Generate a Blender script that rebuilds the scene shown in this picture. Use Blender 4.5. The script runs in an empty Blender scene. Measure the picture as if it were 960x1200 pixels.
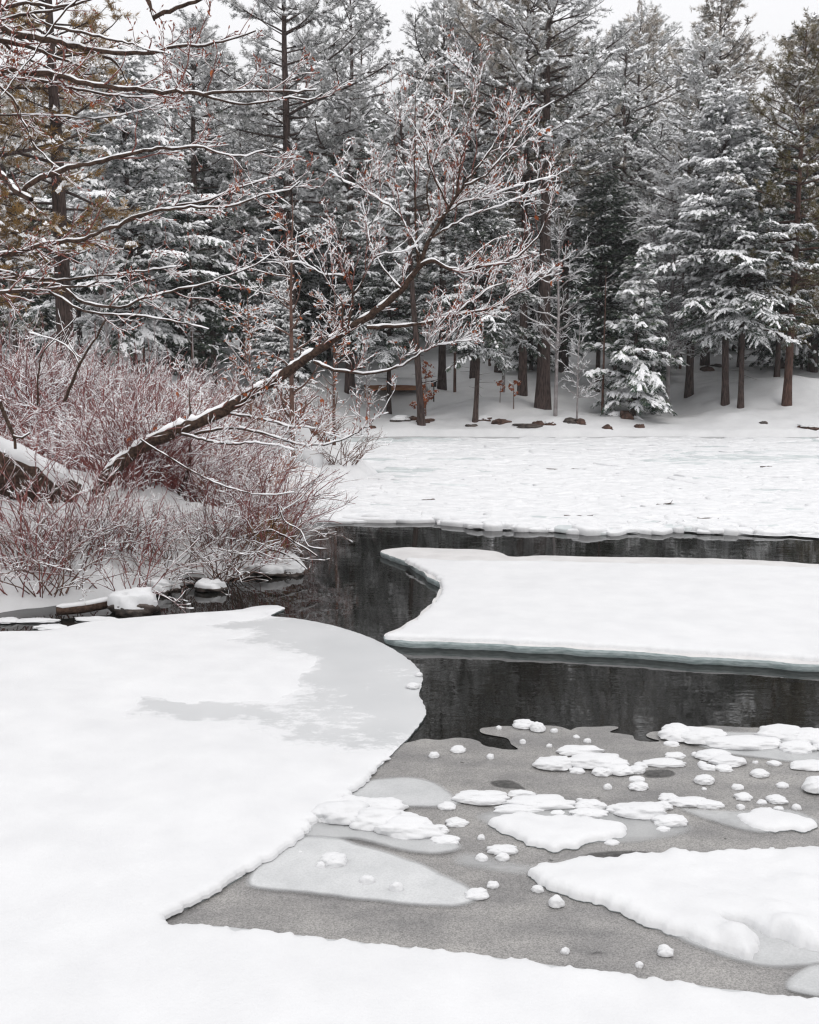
import bpy, math, random
import numpy as np
from mathutils import Vector
from mathutils.geometry import delaunay_2d_cdt

# ------------------------------------------------------------------ camera, sky, sun, exposure
S = bpy.context.scene
COL = S.collection
CAM_H, FPX = 3.0, 1287.0
PITCH = math.atan(196.0 / FPX)
cam_d = bpy.data.cameras.new('camera')
cam = bpy.data.objects.new('camera', cam_d)
COL.objects.link(cam)
cam.location = (0, 0, CAM_H)
cam.rotation_euler = (math.pi / 2 - PITCH, 0, 0)
cam_d.sensor_fit = 'VERTICAL'
cam_d.sensor_height = 24.0
cam_d.lens = 24.0 * FPX / 1200.0
cam_d.clip_end = 2000
S.camera = cam

SUN_EL, SUN_ROT = math.radians(52), math.radians(160)
w = bpy.data.worlds.new('World')
S.world = w
w.use_nodes = True
nt = w.node_tree
nt.nodes.clear()
out = nt.nodes.new('ShaderNodeOutputWorld')
bg = nt.nodes.new('ShaderNodeBackground')
bg.inputs['Strength'].default_value = 0.1
sky = nt.nodes.new('ShaderNodeTexSky')
sky.sky_type = 'NISHITA'
sky.sun_disc = False
sky.sun_elevation = SUN_EL
sky.sun_rotation = SUN_ROT
sky.air_density = 1.0
sky.dust_density = 4.0
mix = nt.nodes.new('ShaderNodeMix')            # an even overcast laid over the clear sky
mix.data_type = 'RGBA'
mix.inputs[0].default_value = 0.92
nt.links.new(sky.outputs[0], mix.inputs[6])
mix.inputs[7].default_value = (9.35, 9.3, 9.4, 1)
# overcast skies are brighter overhead than at the horizon
tcw = nt.nodes.new('ShaderNodeTexCoord')
sep = nt.nodes.new('ShaderNodeSeparateXYZ')
nt.links.new(tcw.outputs['Generated'], sep.inputs[0])
mrw = nt.nodes.new('ShaderNodeMapRange')
mrw.inputs['From Min'].default_value = 0.0
mrw.inputs['From Max'].default_value = 1.0
mrw.inputs['To Min'].default_value = 0.86
mrw.inputs['To Max'].default_value = 1.62
nt.links.new(sep.outputs[2], mrw.inputs['Value'])
mulw = nt.nodes.new('ShaderNodeVectorMath')
mulw.operation = 'SCALE'
nt.links.new(mix.outputs[2], mulw.inputs[0])
nt.links.new(mrw.outputs[0], mulw.inputs['Scale'])
nt.links.new(mulw.outputs[0], bg.inputs['Color'])
nt.links.new(bg.outputs[0], out.inputs[0])

sun_d = bpy.data.lights.new('sun', 'SUN')
sun_d.energy = 0.7
sun_d.angle = math.radians(30)
sun_d.color = (1.0, 0.97, 0.93)
sun = bpy.data.objects.new('sun', sun_d)
COL.objects.link(sun)
# sun_rotation runs clockwise from +Y
sdir = Vector((math.sin(SUN_ROT) * math.cos(SUN_EL), math.cos(SUN_ROT) * math.cos(SUN_EL), math.sin(SUN_EL)))
sun.rotation_euler = (-sdir).to_track_quat('-Z', 'Y').to_euler()

S.view_settings.view_transform = 'Standard'
S.view_settings.look = 'None'
S.view_settings.exposure = 0.09
S.view_settings.gamma = 1.0
S.view_settings.use_curve_mapping = False
S.render.engine = 'CYCLES'
S.cycles.use_denoising = True
S.cycles.filter_width = 1.3
S.cycles.max_bounces = 6
S.cycles.diffuse_bounces = 3
S.cycles.glossy_bounces = 3
S.cycles.transparent_max_bounces = 8
S.cycles.volume_bounces = 0

# ------------------------------------------------------------------ helpers
CP, SP = math.cos(PITCH), math.sin(PITCH)


def gp(px, py, z=0.0):
    """ground point seen at a pixel, on the level z"""
    u, v = (px - 480) / FPX, (600 - py) / FPX
    t = (z - CAM_H) / (-SP + v * CP)
    return (u * t, t * (CP + v * SP))


def at(px, py, Y):
    """point seen at a pixel, at distance Y"""
    u, v = (px - 480) / FPX, (600 - py) / FPX
    t = Y / (CP + v * SP)
    return np.array((u * t, Y, CAM_H + t * (-SP + v * CP)))


def pxscale(Y):
    return FPX / Y


def hsh(ix, iy, seed):
    h = (ix * 374761393 + iy * 668265263 + seed * 982451653) & 0xFFFFFFFF
    h = ((h ^ (h >> 13)) * 1274126177) & 0xFFFFFFFF
    return ((h ^ (h >> 16)) & 0xFFFF) / 65535.0


def vnoise(x, y, seed=0):
    x, y = np.asarray(x, float), np.asarray(y, float)
    ix, iy = np.floor(x).astype(np.int64), np.floor(y).astype(np.int64)
    fx, fy = x - ix, y - iy
    fx, fy = fx * fx * (3 - 2 * fx), fy * fy * (3 - 2 * fy)
    a, b = hsh(ix, iy, seed), hsh(ix + 1, iy, seed)
    c, d = hsh(ix, iy + 1, seed), hsh(ix + 1, iy + 1, seed)
    return (a + (b - a) * fx) * (1 - fy) + (c + (d - c) * fx) * fy - 0.5


def fbm(x, y, seed=0, o=4):
    r, a = 0, 1.0
    for i in range(o):
        r = r + a * vnoise(x * 2 ** i, y * 2 ** i, seed + i * 17)
        a *= 0.5
    return r


def sstep(a, b, x):
    t = np.clip((x - a) / (b - a), 0, 1)
    return t * t * (3 - 2 * t)


def seg_dist(P, A, B):
    """distance of points P (N,2) to each segment set, min over segments"""
    res = np.full(len(P), 1e9)
    ch = max(1, int(4e6 // max(1, len(A))))
    AB = B - A
    L2 = np.maximum((AB ** 2).sum(1), 1e-12)
    for i in range(0, len(P), ch):
        p = P[i:i + ch]
        d = p[:, None, :] - A[None]
        t = np.clip((d * AB[None]).sum(2) / L2[None], 0, 1)
        q = d - t[:, :, None] * AB[None]
        res[i:i + ch] = np.sqrt((q ** 2).sum(2).min(1))
    return res


def inside(P, poly):
    x, y = P[:, 0], P[:, 1]
    r = np.zeros(len(P), bool)
    n = len(poly)
    j = n - 1
    for i in range(n):
        xi, yi = poly[i]
        xj, yj = poly[j]
        if yi != yj:
            c = ((yi > y) != (yj > y)) & (x < (xj - xi) * (y - yi) / (yj - yi) + xi)
            r ^= c
        j = i
    return r


def sdf(P, poly):
    poly = np.asarray(poly)
    d = seg_dist(P, poly, np.roll(poly, -1, 0))
    return np.where(inside(P, poly), d, -d)


def catmull(pts, step, closed=False):
    pts = np.asarray(pts, float)
    n = len(pts)
    outp = []
    rng_n = n if closed else n - 1
    for i in range(rng_n):
        if closed:
            p0, p1, p2, p3 = pts[(i - 1) % n], pts[i], pts[(i + 1) % n], pts[(i + 2) % n]
        else:
            p0, p1, p2, p3 = pts[max(i - 1, 0)], pts[i], pts[i + 1], pts[min(i + 2, n - 1)]
        L = np.linalg.norm((p2 - p1)[:3])
        k = max(1, int(math.ceil(L / step)))
        a0, a1, a2 = (max(np.linalg.norm(q - r), 1e-6) ** 0.5 for q, r in ((p1, p0), (p2, p1), (p3, p2)))
        m1 = (p2 - p1) - (0 if a0 < 1e-2 else a1 * ((p2 - p0) / (a0 + a1) - (p1 - p0) / a0))
        m2 = (p2 - p1) - (0 if a2 < 1e-2 else a1 * ((p3 - p1) / (a1 + a2) - (p3 - p2) / a2))
        for s in range(k):
            t = s / k
            outp.append((2 * t ** 3 - 3 * t ** 2 + 1) * p1 + (t ** 3 - 2 * t ** 2 + t) * m1
                        + (-2 * t ** 3 + 3 * t ** 2) * p2 + (t ** 3 - t ** 2) * m2)
    if not closed:
        outp.append(pts[-1])
    return np.array(outp)


class MB:
    """collects faces, then links them as one mesh object"""

    def __init__(self):
        self.v, self.f, self.nv = [], [], 0

    def add(self, verts, faces, mat=0):
        verts = np.asarray(verts, float).reshape(-1, 3)
        faces = np.asarray(faces, np.int64)
        if len(faces) == 0:
            return
        m = np.asarray(mat)
        if m.ndim == 0:
            m = np.full(len(faces), int(m))
        self.f.append((faces + self.nv, m))
        self.v.append(verts)
        self.nv += len(verts)

    def mesh(self, name, mats, smooth=True):
        me = bpy.data.meshes.new(name)
        V = np.concatenate(self.v) if self.v else np.zeros((0, 3))
        me.vertices.add(len(V))
        me.vertices.foreach_set('co', V.astype(np.float32).ravel())
        li, lt, mi = [], [], []
        for f, m in self.f:
            li.append(f.ravel())
            lt.append(np.full(len(f), f.shape[1]))
            mi.append(m)
        li, lt, mi = np.concatenate(li), np.concatenate(lt), np.concatenate(mi)
        me.loops.add(len(li))
        me.loops.foreach_set('vertex_index', li.astype(np.int32))
        me.polygons.add(len(lt))
        ls = np.concatenate(([0], np.cumsum(lt)[:-1]))
        me.polygons.foreach_set('loop_start', ls.astype(np.int32))
        me.polygons.foreach_set('loop_total', lt.astype(np.int32))
        for m in mats:
            me.materials.append(m)
        me.polygons.foreach_set('material_index', mi.astype(np.int32))
        me.polygons.foreach_set('use_smooth', np.full(len(lt), smooth))
        me.update(calc_edges=True)
        return me

    def build(self, name, mats, parent=None, smooth=True):
        if not isinstance(mats, (list, tuple)):
            mats = [mats]
        return link(name, self.mesh(name, mats, smooth), parent)

    def shift(self, d):
        self.v = [q - np.asarray(d) for q in self.v]
        return self


def link(name, me, parent=None):
    o = bpy.data.objects.new(name, me)
    COL.objects.link(o)
    if parent is not None:
        o.parent = parent
    return o


def tag(o, label=None, cat=None, group=None, kind=None):
    if label:
        o['label'] = label
    if cat:
        o['category'] = cat
    if group:
        o['group'] = group
    if kind:
        o['kind'] = kind
    return o


def thing(name, label, cat, loc=(0, 0, 0), group=None):
    o = bpy.data.objects.new(name, None)
    COL.objects.link(o)
    o.empty_display_size = 0.2
    o.location = tuple(float(q) for q in loc)
    return tag(o, label, cat, group)


def dup(root, loc, rz=0.0, sc=1.0, label=None, group=None, tilt=(0, 0)):
    r = root.copy()
    COL.objects.link(r)
    r.location = tuple(float(q) for q in loc)
    r.rotation_euler = (tilt[0], tilt[1], rz)
    r.scale = (sc, sc, sc) if np.isscalar(sc) else sc
    if label:
        r['label'] = label
    if group:
        r['group'] = group
    elif 'group' in r:
        del r['group']
    for ch in list(root.children):
        c = ch.copy()
        COL.objects.link(c)
        c.parent = r
        for g in list(ch.children):
            d = g.copy()
            COL.objects.link(d)
            d.parent = c
    return r


def norm(a):
    return a / np.maximum(np.linalg.norm(a, axis=-1, keepdims=True), 1e-9)


def tubes(mb, P, R, k=4, mat=0, flat=1.0):
    """P (M,n,3) polylines, R (M,n) radii"""
    P, R = np.asarray(P, float), np.asarray(R, float)
    if P.ndim == 2:
        P, R = P[None], R[None]
    if len(P) == 0:
        return
    M, n, _ = P.shape
    T = norm(np.gradient(P, axis=1))
    mt = norm(P[:, -1] - P[:, 0])
    ref = np.where((np.abs(mt[:, 2]) > 0.8)[:, None], np.array([[1.0, 0, 0]]), np.array([[0, 0, 1.0]]))
    U = norm(np.cross(T, np.broadcast_to(ref[:, None], T.shape)))
    V = np.cross(U, T)
    a = np.arange(k) / k * 2 * math.pi
    ring = (np.cos(a)[None, None, :, None] * U[:, :, None] + flat * np.sin(a)[None, None, :, None] * V[:, :, None])
    verts = (P[:, :, None] + R[:, :, None, None] * ring).reshape(-1, 3)
    i = np.arange(M)[:, None, None] * n * k + np.arange(n - 1)[None, :, None] * k
    j = np.arange(k)[None, None, :]
    j2 = (j + 1) % k
    F = np.stack([i + j, i + j2, i + k + j2, i + k + j], -1).reshape(-1, 4)
    mb.add(verts, F, mat)


def snow_on(mb, P, R, rng, s0=0.006, gap=0.15, k=5, mat=0, prop=0.75, hmin=0.0):
    """ridges of snow lying on the upper side of branches"""
    P, R = np.asarray(P, float), np.asarray(R, float)
    if P.ndim == 2:
        P, R = P[None], R[None]
    if len(P) == 0:
        return
    T = norm(np.gradient(P, axis=1))
    h = np.sqrt(np.clip(1 - T[..., 2] ** 2, 0, 1))
    h = np.clip((h - hmin) / (1 - hmin), 0, 1)
    s = np.maximum(prop * R, s0) * h ** 0.8 * rng.uniform(0.6, 1.25, R.shape)
    s = np.where(rng.random(R.shape) < gap, s * 0.15, s)
    s[:, 0] *= 0.5
    C = P.copy()
    C[..., 2] += R * 0.8 + s * 0.3
    tubes(mb, C, np.maximum(s, 0.0004), k, mat)


def spawn(P, R, rng, per_m, t0, t1, ln, ang, n=5, r0=None, rr=0.6, wander=0.15, bias=(0, 0, 0), bias2=(0, 0, 0),
          taper=0.35, planar=0.0, lenfall=0.5, rmin=0.0012):
    """child polylines off parents, all at once"""
    P, R = np.asarray(P, float), np.asarray(R, float)
    M, m, _ = P.shape
    L = np.linalg.norm(np.diff(P, axis=1), axis=2).sum(1)
    cnt = rng.poisson(np.maximum(L * per_m * (t1 - t0), 0.0))
    idx = np.repeat(np.arange(M), cnt)
    K = len(idx)
    if K == 0:
        return np.zeros((0, n, 3)), np.zeros((0, n))
    t = rng.uniform(t0, t1, K)
    f = t * (m - 1)
    i0 = np.minimum(f.astype(int), m - 2)
    fr = (f - i0)[:, None]
    base = P[idx, i0] * (1 - fr) + P[idx, i0 + 1] * fr
    rb = R[idx, i0] * (1 - fr[:, 0]) + R[idx, i0 + 1] * fr[:, 0]
    tan = norm(P[idx, i0 + 1] - P[idx, i0])
    rnd = norm(rng.normal(size=(K, 3)))
    perp = norm(rnd - (rnd * tan).sum(1, keepdims=True) * tan)
    if planar > 0:
        side = norm(np.cross(tan, np.array([0, 0, 1.0])) + 1e-6)
        side *= np.where(rng.random(K) < 0.5, -1, 1)[:, None]
        perp = norm(perp * (1 - planar) + side * planar)
    a = ang + rng.normal(size=K) * 0.2
    d = norm(np.cos(a)[:, None] * tan + np.sin(a)[:, None] * perp + np.array(bias))
    le = ln * rng.uniform(0.5, 1.3, K) * (1 - lenfall * t)
    if callable(r0):
        pass
    r = np.minimum(rb * rr, 1e9 if r0 is None else r0)
    r = np.maximum(r, rmin)
    pts = np.zeros((K, n, 3))
    pts[:, 0] = base
    st = (le / (n - 1))[:, None]
    for i in range(1, n):
        pts[:, i] = pts[:, i - 1] + d * st
        d = norm(d + rng.normal(size=(K, 3)) * wander + np.array(bias2))
    rad = r[:, None] * np.linspace(1, taper, n)[None]
    return pts, rad


# ------------------------------------------------------------------ materials
def mat_new(name):
    m = bpy.data.materials.new(name)
    m.use_nodes = True
    t = m.node_tree
    t.nodes.clear()
    o = t.nodes.new('ShaderNodeOutputMaterial')
    b = t.nodes.new('ShaderNodeBsdfPrincipled')
    t.links.new(b.outputs[0], o.inputs[0])
    return m, t, b, o


def noise_node(t, scale, detail=4, rough=0.55, coord='Object', stretch=None):
    tc = t.nodes.new('ShaderNodeTexCoord')
    n = t.nodes.new('ShaderNodeTexNoise')
    n.inputs['Scale'].default_value = scale
    n.inputs['Detail'].default_value = detail
    n.inputs['Roughness'].default_value = rough
    if stretch:
        mp = t.nodes.new('ShaderNodeMapping')
        mp.inputs['Scale'].default_value = stretch
        t.links.new(tc.outputs[coord], mp.inputs[0])
        t.links.new(mp.outputs[0], n.inputs['Vector'])
    else:
        t.links.new(tc.outputs[coord], n.inputs['Vector'])
    return n


def ramp(t, src, stops):
    r = t.nodes.new('ShaderNodeValToRGB')
    el = r.color_ramp.elements
    while len(el) < len(stops):
        el.new(0.5)
    for e, (p, c) in zip(el, stops):
        e.position = p
        e.color = (*c, 1) if len(c) == 3 else c
    t.links.new(src, r.inputs[0])
    return r


def bump(t, b, src, strength, dist):
    bp = t.nodes.new('ShaderNodeBump')
    bp.inputs['Strength'].default_value = strength
    bp.inputs['Distance'].default_value = dist
    t.links.new(src, bp.inputs['Height'])
    t.links.new(bp.outputs[0], b.inputs['Normal'])
    return bp


def simple(name, c0, c1, scale, rough=0.8, bdist=0.0, spec=0.3, stretch=None, tint=0.0, detail=4, lo=0.35, hi=0.65):
    m, t, b, o = mat_new(name)
    n = noise_node(t, scale, detail, stretch=stretch)
    r = ramp(t, n.outputs[0], [(lo, c0), (hi, c1)])
    src = r.outputs[0]
    if tint:
        oi = t.nodes.new('ShaderNodeObjectInfo')
        hs = t.nodes.new('ShaderNodeHueSaturation')
        mr = t.nodes.new('ShaderNodeMapRange')
        mr.inputs['To Min'].default_value = 1 - tint
        mr.inputs['To Max'].default_value = 1 + tint
        t.links.new(oi.outputs['Random'], mr.inputs['Value'])
        t.links.new(mr.outputs[0], hs.inputs['Value'])
        t.links.new(src, hs.inputs['Color'])
        src = hs.outputs[0]
    t.links.new(src, b.inputs['Base Color'])
    b.inputs['Roughness'].default_value = rough
    b.inputs['Specular IOR Level'].default_value = spec
    if bdist:
        bump(t, b, n.outputs[0], 1.0, bdist)
    return m


def make_snow():
    m, t, b, o = mat_new('snow')
    n1 = noise_node(t, 45, 6, 0.65)
    n2 = noise_node(t, 3.0, 3)
    r = ramp(t, n2.outputs[0], [(0.3, (0.625, 0.63, 0.64)), (0.7, (0.675, 0.68, 0.688))])
    t.links.new(r.outputs[0], b.inputs['Base Color'])
    b.inputs['Roughness'].default_value = 0.75
    b.inputs['Specular IOR Level'].default_value = 0.2
    bump(t, b, n1.outputs[0], 0.5, 0.006)
    return m


def make_snow_fine():
    m, t, b, o = mat_new('tree_snow')
    b.inputs['Base Color'].default_value = (0.89, 0.895, 0.91, 1)
    b.inputs['Roughness'].default_value = 0.8
    b.inputs['Specular IOR Level'].default_value = 0.1
    return m


def make_water():
    m, t, b, o = mat_new('river_water')
    b.inputs['Base Color'].default_value = (0.010, 0.010, 0.009, 1)
    b.inputs['Roughness'].default_value = 0.02
    b.inputs['IOR'].default_value = 1.333
    n = noise_node(t, 2.2, 4, 0.5, stretch=(1.0, 2.5, 1))
    bump(t, b, n.outputs[0], 0.12, 0.012)
    return m


def make_slush():
    m, t, b, o = mat_new('grey_slush')
    fine = noise_node(t, 105, 2, 0.8)
    mid = noise_node(t, 9, 5, 0.6)
    big = noise_node(t, 1.7, 6, 0.6, stretch=(1, 1.8, 1))
    c1 = ramp(t, fine.outputs[0], [(0.30, (0.125, 0.123, 0.120)), (0.64, (0.35, 0.341, 0.332))])
    c2 = ramp(t, big.outputs[0], [(0.32, (0.62, 0.62, 0.63)), (0.68, (1.12, 1.11, 1.09))])
    mx = t.nodes.new('ShaderNodeMix')
    mx.data_type = 'RGBA'
    mx.blend_type = 'MULTIPLY'
    mx.inputs[0].default_value = 1
    t.links.new(c1.outputs[0], mx.inputs[6])
    t.links.new(c2.outputs[0], mx.inputs[7])
    c3 = ramp(t, mid.outputs[0], [(0.27, (0.22, 0.21, 0.205)), (0.32, (1, 1, 1))])
    mx2 = t.nodes.new('ShaderNodeMix')
    mx2.data_type = 'RGBA'
    mx2.blend_type = 'MULTIPLY'
    mx2.inputs[0].default_value = 1
    t.links.new(mx.outputs[2], mx2.inputs[6])
    t.links.new(c3.outputs[0], mx2.inputs[7])
    t.links.new(mx2.outputs[2], b.inputs['Base Color'])
    b.inputs['Roughness'].default_value = 0.38
    b.inputs['Specular IOR Level'].default_value = 0.45
    bump(t, b, fine.outputs[0], 0.4, 0.003)
    return m


def make_grey_ice():
    m, t, b, o = mat_new('grey_ice')
    n = noise_node(t, 1.1, 5, 0.55)
    c = ramp(t, n.outputs[0], [(0.3, (0.475, 0.485, 0.493)), (0.7, (0.54, 0.548, 0.555))])
    sp = noise_node(t, 7, 8, 0.75, stretch=(1, 1.6, 1))
    pt = noise_node(t, 0.8, 3)
    ad = t.nodes.new('ShaderNodeMath')
    ad.operation = 'MULTIPLY'
    t.links.new(sp.outputs[0], ad.inputs[0])
    t.links.new(pt.outputs[0], ad.inputs[1])
    da = t.nodes.new('ShaderNodeAttribute')
    da.attribute_name = 'dust'
    dm = t.nodes.new('ShaderNodeMath')
    dm.operation = 'MULTIPLY_ADD'
    dm.inputs[1].default_value = 0.20
    t.links.new(da.outputs['Fac'], dm.inputs[0])
    t.links.new(ad.outputs[0], dm.inputs[2])
    k = ramp(t, dm.outputs[0], [(0.32, (0, 0, 0)), (0.39, (1, 1, 1))])
    mx = t.nodes.new('ShaderNodeMix')
    mx.data_type = 'RGBA'
    t.links.new(k.outputs[0], mx.inputs[0])
    t.links.new(c.outputs[0], mx.inputs[6])
    mx.inputs[7].default_value = (0.65, 0.655, 0.665, 1)
    t.links.new(mx.outputs[2], b.inputs['Base Color'])
    b.inputs['Roughness'].default_value = 0.45
    b.inputs['Specular IOR Level'].default_value = 0.3
    bump(t, b, sp.outputs[0], 0.25, 0.004)
    return m


def make_thin_plate():
    m, t, b, o = mat_new('sunken_ice')
    n = noise_node(t, 4, 5, 0.6)
    fine = noise_node(t, 90, 3, 0.7)
    c = ramp(t, n.outputs[0], [(0.3, (0.47, 0.48, 0.485)), (0.7, (0.58, 0.588, 0.592))])
    c2 = ramp(t, fine.outputs[0], [(0.35, (0.86, 0.86, 0.86)), (0.6, (1, 1, 1))])
    mx = t.nodes.new('ShaderNodeMix')
    mx.data_type = 'RGBA'
    mx.blend_type = 'MULTIPLY'
    mx.inputs[0].default_value = 1
    t.links.new(c.outputs[0], mx.inputs[6])
    t.links.new(c2.outputs[0], mx.inputs[7])
    t.links.new(mx.outputs[2], b.inputs['Base Color'])
    b.inputs['Roughness'].default_value = 0.5
    at_ = t.nodes.new('ShaderNodeAttribute')
    at_.attribute_name = 'thick'
    t.links.new(at_.outputs['Fac'], b.inputs['Alpha'])
    return m


def make_needle(name, c0, c1, tint=0.22):
    return simple(name, c0, c1, 1.3, 0.7, 0, 0.25, tint=tint, detail=2)


M_SNOW = make_snow()
M_TSNOW = make_snow_fine()
M_WATER = make_water()
M_SLUSH = make_slush()
M_GICE = make_grey_ice()
M_PLATE = make_thin_plate()
M_TEAL = simple('clear_ice_edge', (0.25, 0.31, 0.315), (0.48, 0.54, 0.545), 9, 0.3, 0.004, 0.5, stretch=(1, 1, 5))
M_WETICE = simple('wet_ice', (0.17, 0.195, 0.20), (0.34, 0.38, 0.39), 14, 0.35, 0.002, 0.5)
M_PATCH = simple('dark_slush', (0.035, 0.034, 0.033), (0.10, 0.097, 0.093), 40, 0.5, 0.002, 0.3)
_t = M_PATCH.node_tree
_a = _t.nodes.new('ShaderNodeAttribute')
_a.attribute_name = 'thick'
_t.links.new(_a.outputs['Fac'], [q for q in _t.nodes if q.type == 'BSDF_PRINCIPLED'][0].inputs['Alpha'])
M_FRINGE = simple('wet_snow', (0.55, 0.54, 0.535), (0.64, 0.63, 0.625), 3, 0.5, 0.003, 0.3)
M_BARK = simple('pine_bark', (0.026, 0.019, 0.017), (0.105, 0.074, 0.066), 9, 0.9, 0.03, 0.2, stretch=(2.5, 2.5, 0.35), tint=0.2)
M_BARKR = simple('red_bark', (0.040, 0.024, 0.020), (0.13, 0.074, 0.058), 9, 0.9, 0.03, 0.2, stretch=(2.5, 2.5, 0.35), tint=0.15)
M_WOOD = simple('brown_bark', (0.022, 0.013, 0.010), (0.080, 0.050, 0.036), 26, 0.9, 0.012, 0.2, stretch=(1, 1, 1))
M_TWIG = simple('red_twig', (0.11, 0.036, 0.030), (0.24, 0.085, 0.065), 20, 0.7, 0, 0.3)
M_BUD = simple('red_bud', (0.17, 0.046, 0.030), (0.30, 0.095, 0.062), 20, 0.6, 0, 0.3)
M_STEM = simple('red_stem', (0.12, 0.035, 0.034), (0.28, 0.088, 0.076), 3.5, 0.55, 0, 0.35, tint=0.25)
M_ORSTEM = simple('russet_stem', (0.15, 0.058, 0.038), (0.32, 0.14, 0.085), 3.5, 0.6, 0, 0.3, tint=0.25)
M_BROWNSTEM = simple('brown_stem', (0.08, 0.045, 0.035), (0.18, 0.10, 0.075), 4, 0.7, 0, 0.3, tint=0.2)
M_FROSTWIG = simple('frosted_twig', (0.17, 0.15, 0.15), (0.30, 0.28, 0.28), 5, 0.8, 0, 0.2, tint=0.15)
M_NEEDLE = make_needle('dark_needles', (0.022, 0.044, 0.032), (0.050, 0.082, 0.060))
M_NEEDLE2 = make_needle('mid_needles', (0.064, 0.086, 0.058), (0.105, 0.128, 0.088))
M_FROST = make_needle('frosted_needles', (0.52, 0.52, 0.52), (0.72, 0.72, 0.715), 0.1)
M_OLIVE = make_needle('olive_needles', (0.10, 0.085, 0.028), (0.19, 0.155, 0.055))
M_GOLD = make_needle('gold_needles', (0.17, 0.098, 0.030), (0.33, 0.20, 0.065))
M_TAN = make_needle('tan_frosted_needles', (0.42, 0.37, 0.32), (0.62, 0.57, 0.52), 0.1)
M_LEAF = simple('rust_leaf', (0.22, 0.055, 0.02), (0.36, 0.11, 0.04), 6, 0.7, 0, 0.2)
M_TANGRASS = simple('dead_grass', (0.16, 0.09, 0.04), (0.34, 0.22, 0.11), 8, 0.8, 0, 0.2)
M_ROCK = simple('wet_rock', (0.022, 0.018, 0.016), (0.09, 0.07, 0.06), 7, 0.55, 0.03, 0.4)
M_EARTH = simple('brown_rock', (0.035, 0.023, 0.019), (0.115, 0.068, 0.053), 6, 0.9, 0.04, 0.2)
M_PLANK = simple('brown_plank', (0.22, 0.10, 0.05), (0.36, 0.18, 0.095), 12, 0.8, 0.004, 0.2, stretch=(0.3, 3, 3))
M_DARK = simple('dark_board', (0.012, 0.011, 0.012), (0.035, 0.03, 0.03), 10, 0.8, 0, 0.2)

# ------------------------------------------------------------------ terrain
shore = [(-30, 2), (-14, 5.5), (-8, 8.9), (-5.6, 10.5)]
shore += [gp(*q) for q in ((0, 719), (60, 712), (110, 707), (150, 703), (180, 694), (215, 685), (260, 681), (300, 674),
                           (338, 675), (352, 668), (345, 655), (320, 640), (290, 622), (285, 606), (330, 590), (386, 573),
                           (415, 570), (442, 562), (432, 552))]
shore += [(-2.2, 27.5), (-5, 30.5), (-8.5, 33), (-7, 35.2), (-3.5, 36.0), (0, 36.3), (4, 36.1), (8, 36.3), (12, 36.0),
          (16, 36.4), (25, 35.5), (60, 34), (320, 34)]
shore_line = catmull(np.array(shore), 0.35)
land = np.vstack([shore_line, [(320, 420), (-320, 420), (-320, 2)]])


def ground(x, y):
    x, y = np.atleast_1d(np.asarray(x, float)), np.atleast_1d(np.asarray(y, float))
    P = np.stack([x, y], 1)
    d = seg_dist(P, shore_line[:-1], shore_line[1:])
    d = np.where(inside(P, land), d, -d)
    d = d + (fbm(x * 1.3, y * 1.3, 5, 3) * 0.25) * sstep(60, 30, y)
    hl = np.interp(d, [-3, -0.15, 0, 0.1, 0.4, 1, 1.7, 3, 8, 24, 54, 110, 300], [-1, -0.2, 0, 0.12, 0.3, 0.58, 0.93, 1.2, 2.1, 3.6, 8, 14, 24])
    hf = np.interp(d, [-3, -0.15, 0, 0.1, 1, 3, 12, 24, 54, 110, 300], [-1, -0.15, 0, 0.20, 0.36, 0.72, 2.15, 4.2, 8.6, 14, 24])
    f = sstep(26, 33, y)
    h = hl * (1 - f) + hf * f
    k = sstep(0.0, 1.5, d)
    h = h + k * (fbm(x * 0.35, y * 0.35, 9, 3) * 0.35 + fbm(x * 1.8, y * 1.8, 21, 3) * 0.10)
    nb = np.exp(-((d - .55) / .6) ** 2) * sstep(30, 26, y)
    h = h + nb * k ** .3 * (fbm(x * 2.1, y * 2.1, 41, 3) * 0.38)
    h = h + 0.75 * np.exp(-(((x - 14.5) / 2.6) ** 2 + ((y - 41.5) / 2.2) ** 2))       # knoll at the right
    h = h - 0.75 * np.exp(-(((x + .6) / 2.0) ** 2 + ((y - 41.3) / 2.3) ** 2))        # hollow before the shelter
    h = h - 0.35 * np.exp(-(((x - 9.6) / 1.2) ** 2 + ((y - 41) / 3.5) ** 2))          # gully
    return h


def g1(x, y):
    return float(ground(x, y)[0])


def grid_mesh(name, xs, ys, mat):
    X, Y = np.meshgrid(xs, ys)
    Z = ground(X.ravel(), Y.ravel())
    V = np.stack([X.ravel(), Y.ravel(), Z], 1)
    nx, ny = len(xs), len(ys)
    i = (np.arange(ny - 1)[:, None] * nx + np.arange(nx - 1)[None]).ravel()
    F = np.stack([i, i + 1, i + nx + 1, i + nx], 1)
    keep = (Z[F] > -0.5).any(1)
    mb = MB()
    mb.add(V, F[keep])
    o = mb.build(name, mat)
    return tag(o, kind='structure')


grid_mesh('snowy_bank', np.concatenate([np.arange(-40, -10, 0.8), np.arange(-10, 0.6, 0.08)]), np.arange(2, 28.01, 0.08), M_SNOW)
grid_mesh('snowy_hillside', np.concatenate([np.arange(-160, -24, 4.0), np.arange(-24, 24, 0.22), np.arange(24, 161, 4.0)]),
          np.concatenate([np.arange(28.0, 50, 0.22), np.arange(50, 90, 1.0), np.arange(90, 277, 6.0)]), M_SNOW)

# water
mb = MB()
mb.add([(-165, -60, 0), (165, -60, 0), (165, 60, 0), (-165, 60, 0)], [(0, 1, 2, 3)])
tag(mb.build('river_water', M_WATER), kind='structure')


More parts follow.
